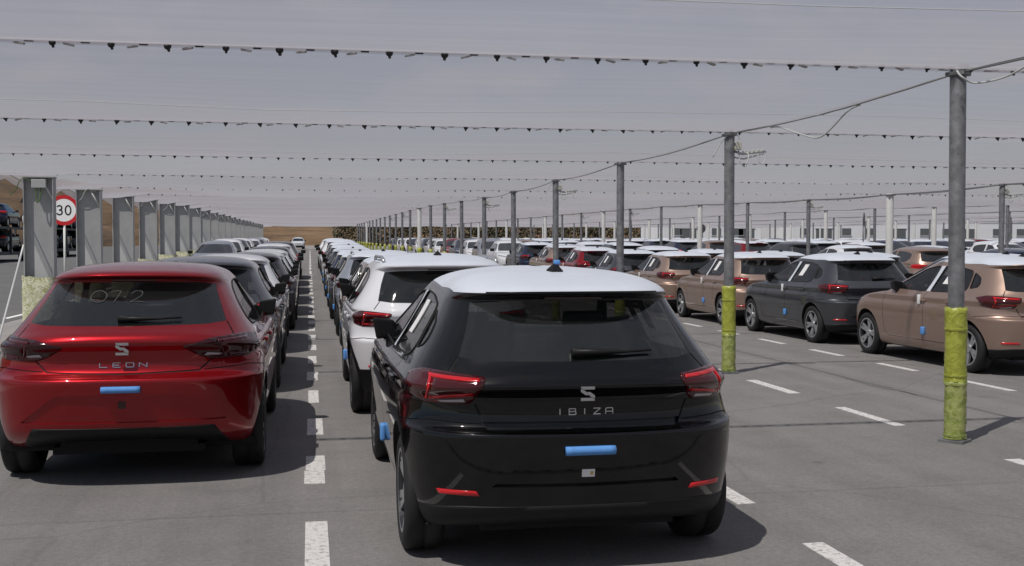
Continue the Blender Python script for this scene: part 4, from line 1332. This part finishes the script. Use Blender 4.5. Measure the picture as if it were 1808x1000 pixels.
# H-section columns at the left edge of the netting
def column_proto(near):
    root = empty('steel_column')
    H = 2.95; mb = MB()
    mb.box((0, 0, H/2), (.53, .014, H)); mb.build('web', 'column', root)
    for sx in (-1, 1):
        mb = MB(); mb.box((sx*.272, 0, H/2), (.016, .27, H)); mb.build('flange', 'column', root)
    mb = MB(); mb.box((0, 0, H + .009), (.60, .30, .018)); mb.build('cap_plate', 'column', root)
    mb = MB(); mb.tube([(.262, -.11, H - .42), (.06, -.11, H - .02)], .018, 6); mb.build('brace', 'cable_pale', root, True)
    rr_ = random.Random(11)
    k, n = 8, 28; vs = []; fs = []
    for i in range(k + 1):
        z = .01 + 1.0 * i / k
        for a in range(n):
            t = 2*math.pi*a/n
            sx_, sy_ = math.cos(t), math.sin(t)
            px = .325 * math.copysign(abs(sx_) ** .35, sx_); py = .185 * math.copysign(abs(sy_) ** .35, sy_)
            j = rr_.uniform(-.010, .012)
            vs.append((px + j, py + rr_.uniform(-.01, .012), z + (rr_.uniform(-.03, .03) if i == k else 0)))
    for i in range(k):
        for a in range(n): fs.append((i*n+a, i*n+(a+1) % n, (i+1)*n+(a+1) % n, (i+1)*n+a))
    mk('plastic_wrap', vs, fs, 'wrap_pale', root, True)
    return root
C0 = column_proto(True)
for k in range(21):
    o = C0 if k == 0 else copy_tree(C0)
    y = 23.2 + 5.0*k
    o.location = (-5.23, y, ground_z(-5.23, y))
    tag(o, 'wide grey steel column nearest the camera, junction box at its top' if k == 0 else 'wide grey steel column, %s along the left edge of the netting' % ORD[k], 'column', 'columns along the left edge')
b = MB(); b.rbox((.02, -.10, 2.83), (.27, .15, .17), .012); b.build('junction_box', 'box_grey', C0)
b = MB()
b.tube(smooth_pts([Vector(q) for q in [(-.02, -.13, 2.75), (-.03, -.15, 2.55), (.0, -.16, 2.46), (.04, -.15, 2.55), (.05, -.12, 2.75)]]), .014, 6)
b.build('green_cable', 'cable_green', C0, True)
b = MB(); b.tube(smooth_pts([Vector(q) for q in [(-.10, -.12, 2.86), (-.25, -.15, 2.93), (-.34, -.14, 2.86), (-.42, -.1, 2.70), (-.55, -.05, 2.60)]]), .009, 6)
b.build('hanging_cable', 'cable_green', C0, True)

# junction box and pipe arm on the second pole
sec = [o for o in COL.objects if o.get('label', '').startswith('grey steel pole with yellow sleeve carrying')][0]
sec.rotation_euler.z = 0
b = MB(); b.rbox((.09, -.05, 2.86), (.085, .07, .10), .01); b.build('junction_box', 'box_cream', sec)
b = MB()
b.tube([(.05, 0, 2.80), (.16, -.03, 2.76), (.46, -.05, 2.80)], .016, 8)
b.tube([(.06, 0, 2.72), (.18, -.02, 2.70), (.44, -.05, 2.77)], .010, 8)
for i in range(5): b.rbox((.18 + .06*i, -.04, 2.785 + .006*i), (.03, .05, .035), .006)
b.build('pipe_arm', 'cable_pale', sec, True)
b = MB()
b.tube(smooth_pts([Vector(q) for q in [(.10, -.05, 2.81), (.11, -.08, 2.66), (.17, -.09, 2.60), (.22, -.08, 2.70), (.23, -.05, 2.78)]]), .008, 6)
b.tube(smooth_pts([Vector(q) for q in [(.36, -.05, 2.78), (.37, -.07, 2.66), (.42, -.07, 2.64), (.46, -.06, 2.72), (.46, -.05, 2.80)]]), .007, 6)
b.tube(smooth_pts([Vector(q) for q in [(-.22, 0, 2.72), (-.12, -.02, 2.90), (.0, -.06, 3.02), (.10, -.05, 2.98), (.13, -.05, 2.88)]]), .007, 6)
b.build('hose_loop', 'cable_pale', sec, True)

# the same fittings recur on every other pole, cable loops on some of the columns
fit = {c.name.split('.')[0]: c for c in sec.children if c.name.split('.')[0] in ('junction_box', 'pipe_arm', 'hose_loop')}
for o in [o for o in COL.objects if o.get('category') == 'pole' and o.type == 'EMPTY']:
    if o.location.x < 16 and o.location.y > 18 and o.location.y < 75 and round((o.location.y - 13.25) / 5) % 2 == 0 and 'white' not in o['label']:
        o.rotation_euler.z = random.uniform(-.2, .2)
        for c in fit.values(): link(c.copy(), o)
hc = [c for c in C0.children if c.name.startswith('hanging_cable')][0]
for o in [o for o in COL.objects if o.get('category') == 'column' and o is not C0]:
    if random.random() < .5:
        c = link(hc.copy(), o); c.location = (random.uniform(.1, .5), 0, .05)
        c.material_slots[0].link = 'OBJECT'; c.material_slots[0].material = MATS['cable_pale']

XR = 62.0
def net_z(x, y, frac):
    """height of the cloth: carried on the cables, sagging between them; frac 0..1 across a bay"""
    s = math.sin(math.pi * frac)
    base = ground_z(0, y) + NET_H - .015
    d = .13 * s * abs(math.sin(math.pi * (x - 5.2) / 10.4)) ** .5 if x > -4.9 else .10 * s
    if x < -4.9: d += .07 * s
    return base - d + .018 * math.sin(x * 1.3 + y) * s
cab_y = [3.25 + 5.0*k for k in range(-9, 30)]
N0 = 9   # cables behind the camera
def nice_span(a, b, n): return [a + (b - a) * i / n for i in range(n + 1)]
NX = [-5.85, -5.6, -5.25, -5.0, -4.6, -4.0, -3.0] + [-2 + 1.6*i for i in range(41)]
NX = [x for x in NX if x < XR] + [XR]
for i, (ya, yb) in enumerate(zip(cab_y, cab_y[1:])):
    k = 10 if yb < 40 else 6
    vs = []; fs = []
    for j in range(k + 1):
        fr = j / k; y = ya + (yb - ya) * fr
        for x in NX:
            z = net_z(x, y, fr)
            vs.append((x + (.10 * math.sin(math.pi*fr) if x < -5.7 else 0), y, z))
    n = len(NX)
    for j in range(k):
        for q in range(n - 1): fs.append((j*n+q, j*n+q+1, (j+1)*n+q+1, (j+1)*n+q))
    o = mk('hail_net', vs, fs, 'net', None, True)
    if 0 < ya < 60:
        for side in (0, 1):          # doubled seam where the cloth is folded back at the cable
            sv2 = []; sf2 = []
            f0, f1 = (0.0, .014) if side == 0 else (1.0, .986)
            for x in NX:
                for fr in (f0, f1):
                    y = ya + (yb - ya) * fr; sv2.append((x, y, net_z(x, y, fr) + .006))
            for q in range(len(NX) - 1): sf2.append((2*q, 2*q+2, 2*q+3, 2*q+1))
            mk('seam_band', sv2, sf2, 'net', o, True)
    if ya > 5:
        hv = []; hf = []
        for j in range(13):
            fr = j / 12; y = ya + (yb - ya) * fr; xx = -5.85 + .10 * math.sin(math.pi*fr); zt = net_z(-5.85, y, fr)
            hv += [(xx, y, zt), (xx - .03, y, zt - .10 - .09 * math.sin(math.pi*fr) - .012*math.sin(j*2.1))]
        for j in range(12): hf.append((2*j, 2*j+2, 2*j+3, 2*j+1))
        mk('net_hem', hv, hf, 'net', o, True)
    if -20 < ya < 45:
        ym = (ya + yb) / 2; c = MB()
        c.tube([(x, ym, net_z(x, ym, .5) - .004) for x in NX], .0028, 5); c.build('support_cord', 'cable_pale', o, True)
    lab = 'white mesh net panel overhead, %s one behind the camera' % ORD[N0 - 1 - i] if i < N0 else 'white mesh net between overhead clip cables, %s panel ahead of the camera' % ORD[i - N0]
    tag(o, lab, 'net', 'mesh net panels over the yard')

# clip shape
def clip_shape(mb, x, y, z, s=1.0, dark=True):
    if dark:
        mb.tube([(x - .026*s, y, z), (x - .018*s, y, z), (x, y, z - .002*s), (x + .018*s, y, z), (x + .026*s, y, z)], [.006*s, .020*s, .024*s, .020*s, .006*s], 8)
        mb.tube([(x, y, z - .015*s), (x + .003*s, y, z - .040*s)], [.014*s, .009*s], 6)
    else:
        mb.rbox((x, y, z - .01), (.075*s, .03*s, .014*s), .004*s)
def sag(x): return -.02 * math.sin(math.pi * ((x + 5.2) % 10.4) / 10.4)
cmesh = None; pmesh = None
for i, y in enumerate(cab_y):
    gz = ground_z(0, y) + NET_H
    mb = MB()
    xs_ = [-5.85] + [-5.25 + 1.04*q for q in range(66)]
    for off in (-.02, .02):
        mb.tube([(x, y + off, gz + .012 + sag(x)) for x in xs_], .0045 if y < 30 else .006, 5)
    cable = mb.build('clip_cable', 'cable_pale', None, True)
    idx = i - N0
    lab = 'horizontal cable joining mesh nets, %s behind the camera' % ORD[N0 - 1 - i] if i < N0 else 'horizontal cable with black clips joining mesh nets, %s ahead of the camera' % ORD[idx]
    tag(cable, lab, 'cable', 'clip cables across the yard')
    x = -5.7; j = 0; st = MB(); sp_ = MB()
    while x < min(XR, max(8, .75*y + 6)):
        zz = gz + sag(x) - .004
        if 5 < y < 16:
            if cmesh is None:
                m0 = MB(); clip_shape(m0, 0, 0, 0); c0 = m0.build('black_clip', 'clip', cable); cmesh = c0.data
                m1 = MB(); clip_shape(m1, 0, 0, 0, 1, False); c1 = m1.build('pale_clip', 'clip_pale', cable); pmesh = c1.data
            else:
                c0 = link(bpy.data.objects.new('black_clip', cmesh), cable); c1 = link(bpy.data.objects.new('pale_clip', pmesh), cable)
            c0.location = (x, y, zz); c0.rotation_euler = (random.uniform(-.2, .2), random.uniform(-.25, .25), random.uniform(-.5, .5)); k_ = random.uniform(.92, 1.12); c0.scale = (k_, k_, k_)
            c1.location = (x + .13, y, zz - .002); c1.rotation_euler = (0, random.uniform(-.3, .3), random.uniform(-.5, .5)); c1.location.x += random.uniform(-.03, .03)
            c2 = link(bpy.data.objects.new('dark_tab', pmesh), cable); c2.location = (x + .22, y, zz + .012); c2.scale = (.8, 1, .7)
            c2.material_slots[0].link = 'OBJECT'; c2.material_slots[0].material = MATS['clip']
        elif -30 < y < 85:
            sc = 1.0 if y < 28 else 1.15
            clip_shape(st, x, y, zz, sc)
            if y < 30: clip_shape(sp_, x + .2, y, zz, 1, False)
        x += random.uniform(.36, .43) if y > 16 else random.uniform(.375, .415)
    if st.v: tag(st.build('black_clips', 'clip', cable), kind='stuff')
    if sp_.v: tag(sp_.build('pale_clips', 'clip_pale', cable), kind='stuff')

# cables running along each pole line
for (x, y0, nm) in POLE_ROWS:
    mb = MB()
    ya = [y0 - 5 + 5.0*k for k in range(int((135 - y0) / 5))]
    for q, (a, b_) in enumerate(zip(ya, ya[1:])):
        pa = []
        for off, dz, dx in ((.0, .02, -.012), (.04, .0, .02)):
            pts = []
            for t in nice_span(0, 1, 6):
                y = a + (b_ - a) * t
                pts.append((x + dx, y, ground_z(x, y) + NET_H - .03 - dz * .5 - (.03 + dz) * math.sin(math.pi * t)))
            mb.tube(pts, .0075 if x < 6 else .012, 5)
    c = mb.build('pole_line_cable', 'cable', None, True)
    tag(c, 'pair of grey cables running from top to top along the %s pole line' % nm, 'cable')
    if x < 6:
        lp = MB()
        lp.tube(smooth_pts([Vector(q) for q in ((x, 9.9, 2.96), (x + .02, 10.2, 2.93), (x + .02, 10.75, 2.74), (x + .02, 11.2, 2.80), (x, 11.75, 2.94), (x, 12.0, 2.96))], 6), .009, 6)
        lp.build('cable_loop', 'cable_pale', c, True)
        lp = MB()
        lp.tube(smooth_pts([Vector(q) for q in ((x - .12, 8.1, 3.0), (x - .10, 8.05, 2.94), (x + .02, 8.05, 2.90), (x + .12, 7.8, 2.92), (x + .12, 7.4, 3.0))], 6), .008, 6)
        lp.build('cable_loop', 'cable_pale', c, True)
# edge cable of the netting on the left
mb = MB()
pts = []
for i, (ya, yb) in enumerate(zip(cab_y, cab_y[1:])):
    for t in nice_span(0, 1, 8)[:-1]:
        y = ya + 5*t; pts.append((-5.83 + .10*math.sin(math.pi*t), y, net_z(-5.85, y, t) - .004))
mb.tube(pts, .012, 6)
tag(mb.build('net_edge_rope', 'cable_pale', None, True), 'pale rope hanging in scallops along the left edge of the netting', 'rope')

# ------------------------------------------------------------------ signs
def sign(x, y, zc, d, front, label):
    root = empty('road_sign', (x, y, ground_z(x, y)))
    tag(root, label, 'sign')
    zc -= ground_z(x, y)
    mb = MB(); mb.tube([(0, .03, 0), (0, .03, zc + d*.35)], .03, 12); mb.build('post', 'pole_white' if front else 'steel', root, True)
    mb = MB(); mb.lathe([(0, .012), (d/2, .012), (d/2, -.006), (0, -.006)], 'y', 40, (0, 0, zc)); mb.build('disc', 'sign_back', root)
    if front:
        mb = MB(); mb.lathe([(d*.5, -.007), (d*.5, -.011), (d*.375, -.011), (d*.375, -.007)], 'y', 48, (0, 0, zc)); mb.build('red_ring', 'sign_red', root)
        mb = MB(); mb.lathe([(d*.375, -.007), (d*.375, -.010), (0, -.010)], 'y', 48, (0, 0, zc)); mb.build('white_face', 'sign_white', root)
        for ch, cx in (('3', -.13*d), ('0', .13*d)):
            pts = []
            if ch == '0':
                for k in range(25):
                    a = 2*math.pi*k/24; pts.append((cx + .085*d*math.cos(a), .15*d*math.sin(a)))
            else:
                for k in range(13):
                    a = R(150) - R(240)*k/12; pts.append((cx - .01*d + .075*d*math.cos(a), .075*d + .075*d*math.sin(a)))
                for k in range(13):
                    a = R(90) - R(245)*k/12; pts.append((cx - .01*d + .085*d*math.cos(a), -.068*d + .082*d*math.sin(a)))
            mb = MB()
            for (a0, b0), (a1, b1) in zip(pts, pts[1:]):
                q = stroke_poly((a0, b0), (a1, b1), .045*d)
                dv = Vector((a1-a0, b1-b0))
                if dv.length < 1e-6: continue
                e = dv.normalized()*.006
                q = [(q[0][0]-e.x, q[0][1]-e.y), (q[1][0]+e.x, q[1][1]+e.y), (q[2][0]+e.x, q[2][1]+e.y), (q[3][0]-e.x, q[3][1]-e.y)]
                vs = [(u, -.0125, zc + w) for u, w in q] + [(u, -.0095, zc + w) for u, w in q]
                mb.add(vs, [(0, 1, 2, 3), (0, 4, 5, 1), (1, 5, 6, 2), (2, 6, 7, 3), (3, 7, 4, 0)])
            mb.build('numeral', 'sign_black', root)
    return root
sign(-6.22, 30.2, 2.53, .78, True, 'round speed limit sign reading 30 with red rim, between the first left columns')
sign(30.6, 84.0, 3.0, .75, False, 'dark round sign seen from behind among the far poles, left of the second pole')
sign(23.6, 44.5, 2.75, .62, False, 'dark round sign seen from behind, turned edge-on, right of the second pole').rotation_euler.z = R(55)

# leaning white rod by the first column
mb = MB(); mb.tube([(-4.62, 17.6, 0.02), (-5.35, 22.4, 1.62)], .018, 8)
tag(mb.build('leaning_rod', 'pole_white', None, True), 'thin white rod leaning against the nearest left column', 'rod')

# ------------------------------------------------------------------ car transporters on the service road
def carrier(x, y, label):
    gz = ground_z(x, y + 7)
    root = empty('car_transporter', (x, y, gz)); tag(root, label, 'truck', 'car transporters on the service road')
    L = 15.5
    for sx in (-1, 1):
        mb = MB(); mb.box((sx*1.1, L/2, .50), (.14, L, .20)); mb.build('lower_rail', 'carrier', root)
        mb = MB(); mb.box((sx*1.1, L/2, 2.04), (.12, L, .14)); mb.build('upper_rail', 'carrier', root)
        for yy in (.3, 5.2, 10.1, 15.1):
            mb = MB(); mb.box((sx*1.18, yy, 1.28), (.12, .16, 1.60)); mb.build('post', 'carrier', root)
        mb = MB(); mb.tube([(sx*1.18, .4, .6), (sx*1.18, 5.1, 2.0)], .05, 6); mb.build('strut', 'carrier', root)
        for yy in (4.6, 5.9, 13.4):
            t = MB(); t.lathe([(.12, -.13), (.30, -.15), (.46, -.13), (.48, -.10), (.48, .10), (.46, .13), (.30, .15), (.12, .13)], 'x', 20, (0, 0, 0))
            w = t.build('wheel', 'rubber', root, True); w.location = (sx*1.02, yy, .48)
            hb = MB(); hb.lathe([(.29, .10*sx), (.10, .13*sx), (0, .13*sx)], 'x', 14); hb.build('hub', 'alloy', w)
    for nm, z in (('lower_deck', .55), ('upper_deck', 2.07)):
        mb = MB(); mb.box((0, L/2, z), (2.05, L - .2, .06)); mb.build(nm, 'carrier', root)
    return gz
cars_up = [('ib', 'paint_white'), ('le', 'paint_grey'), ('ib', 'paint_blue')]
cars_dn = [('le', 'paint_blue'), ('ib', 'paint_black'), ('ib', 'paint_grey')]
for q, (x, y) in enumerate(((-19.0, 61.5), (-19.0, 82.0))):
    nm = ['nearer', 'farther'][q]
    gz = carrier(x, y, 'dark two-deck car transporter on the service road, the %s one' % nm)
    for lvl, (lst, z) in enumerate(((cars_dn, .585), (cars_up, 2.105))):
        for j, (kd, pm) in enumerate(lst):
            o = far_copy(kd, pm, x, y + 1.1 + 4.9*j, '%s car on the %s deck of the %s car transporter' % (PNAME[pm], ['lower', 'upper'][lvl], nm), 'cars carried on the transporters', q == 1, False)
            o.location = (x, y + 1.2 + 4.85*j + (2.6 if q == 1 else 0), gz + z); o.rotation_euler.x = 0

# ------------------------------------------------------------------ background: earth bank, hedge, sheds
base = [(-62, 20, 11), (-52, 60, 12), (-46, 100, 12), (-40, 140, 11.5), (-28, 185, 11), (-8, 212, 10), (20, 222, 8.5), (60, 228, 7.5), (120, 232, 7), (220, 240, 7)]
rh = random.Random(9); vs = []; fs = []
P_ = []
for (a, b_) in zip(base, base[1:]):
    for t in nice_span(0, 1, 10)[:-1]: P_.append(tuple(a[i] + (b_[i] - a[i]) * t for i in range(3)))
P_.append(base[-1])
prof = [(0, 0), (1.2, .14), (2.0, .30), (3.4, .34), (4.2, .55), (5.6, .60), (6.6, .82), (8.5, .90), (12, 1.0), (30, 1.05)]
for i, p in enumerate(P_):
    q0, q1 = P_[max(0, i-1)], P_[min(len(P_)-1, i+1)]
    d = Vector((q1[0]-q0[0], q1[1]-q0[1])).normalized(); nn = Vector((-d.y, d.x))
    g0 = ground_z(p[0], p[1])
    for (o_, hh) in prof:
        oo = o_ + rh.uniform(-.35, .35) * (o_ > 0)
        vs.append((p[0] + nn.x*oo, p[1] + nn.y*oo, g0 - .3 + p[2]*hh + rh.uniform(-.25, .25) * (o_ > 0)))
m = len(prof)
for i in range(len(P_) - 1):
    for j in range(m - 1): fs.append((i*m+j, (i+1)*m+j, (i+1)*m+j+1, i*m+j+1))
tag(mk('earth_bank', vs, fs, 'earth', None, True), 'terraced ochre earth bank behind the yard', None, None, 'structure')

# hedge: leaf clumps
vs = []; fs = []
for i in range(22000):
    x = rh.uniform(4, 74); y = 196 + rh.uniform(-1.4, 1.4); hgt = 5.2 + .9*math.sin(x*.35) + .5*math.sin(x*1.1)
    z = ground_z(0, y) + rh.random() ** .8 * hgt
    s = rh.uniform(.14, .30); a = Vector((rh.gauss(0, 1), rh.gauss(0, 1), rh.gauss(0, 1))).normalized(); b_ = a.orthogonal().normalized(); c = a.cross(b_)
    n0 = len(vs); P0 = Vector((x, y, z))
    vs += [P0 + b_*s, P0 + c*s*.6, P0 - b_*s, P0 - c*s*.6]; fs.append((n0, n0+1, n0+2, n0+3))
for i in range(9000):  # added unseen row behind the camera, darkens the reflections in the car paint
    x = rh.uniform(-70, 90); y = -70 + rh.uniform(-1.4, 1.4); hgt = 6.0 + 1.2*math.sin(x*.3) + .5*math.sin(x*1.1)
    z = rh.random() ** .8 * hgt
    s = rh.uniform(.3, .6); a = Vector((rh.gauss(0, 1), rh.gauss(0, 1), rh.gauss(0, 1))).normalized(); b_ = a.orthogonal().normalized(); c = a.cross(b_)
    n0 = len(vs); P0 = Vector((x, y, z))
    vs += [P0 + b_*s, P0 + c*s*.6, P0 - b_*s, P0 - c*s*.6]; fs.append((n0, n0+1, n0+2, n0+3))
tag(mk('hedge', vs, fs, 'hedge_leaf'), 'dark olive hedge along the far end, with an unseen row added behind the camera', 'hedge', None, 'stuff')

def shed(x0, x1, y, hgt, label, nd):
    root = empty('storage_shed', ((x0+x1)/2, y, ground_z(0, y))); tag(root, label, 'building', 'white sheds at the far right')
    w = x1 - x0
    mb = MB(); mb.box((0, 6, hgt/2), (w, 12, hgt)); mb.build('wall', 'white_wall', root)
    mb = MB(); mb.add([(-w/2-.4, -.4, hgt), (w/2+.4, -.4, hgt), (w/2+.4, 6, hgt+1.1), (-w/2-.4, 6, hgt+1.1), (w/2+.4, 12.4, hgt), (-w/2-.4, 12.4, hgt), (-w/2-.4, -.4, hgt-.2), (w/2+.4, -.4, hgt-.2), (w/2+.4, 12.4, hgt-.2), (-w/2-.4, 12.4, hgt-.2)],
                      [(0, 1, 2, 3), (3, 2, 4, 5), (0, 6, 7, 1), (4, 8, 9, 5), (1, 7, 8, 4, 2), (0, 3, 5, 9, 6)]); mb.build('roof', 'roof_sheet', root)
    for k in range(nd):
        cx = -w/2 + w*(k + .5)/nd + rh.uniform(-1.1, 1.1)
        if k % 3 == 1:
            mb = MB(); mb.box((cx, -.01, 1.5), (2.6, .06, 3.0)); d = mb.build('door', 'dark_opening', root)
            mb = MB(); mb.box((cx, -.03, 3.06), (2.9, .10, .12)); mb.build('lintel', 'roof_sheet', d)
        else:
            mb = MB(); mb.box((cx, -.01, 2.5), (1.5, .06, 1.1)); d = mb.build('window', 'dark_opening', root)
            mb = MB(); mb.box((cx, -.04, 1.92), (1.7, .12, .06)); mb.build('sill', 'roof_sheet', d)
for q, (x0, x1, y, h_, nd, lab) in enumerate(((54, 70, 165, 5.0, 5, 'white low shed at the far right, leftmost of the three'), (73, 96, 160, 5.5, 6, 'longest white low shed, middle one of the three at the far right'), (99, 128, 163, 5.2, 7, 'white low shed at the far right, rightmost of the three'))):
    shed(x0, x1, y, h_, lab, nd)
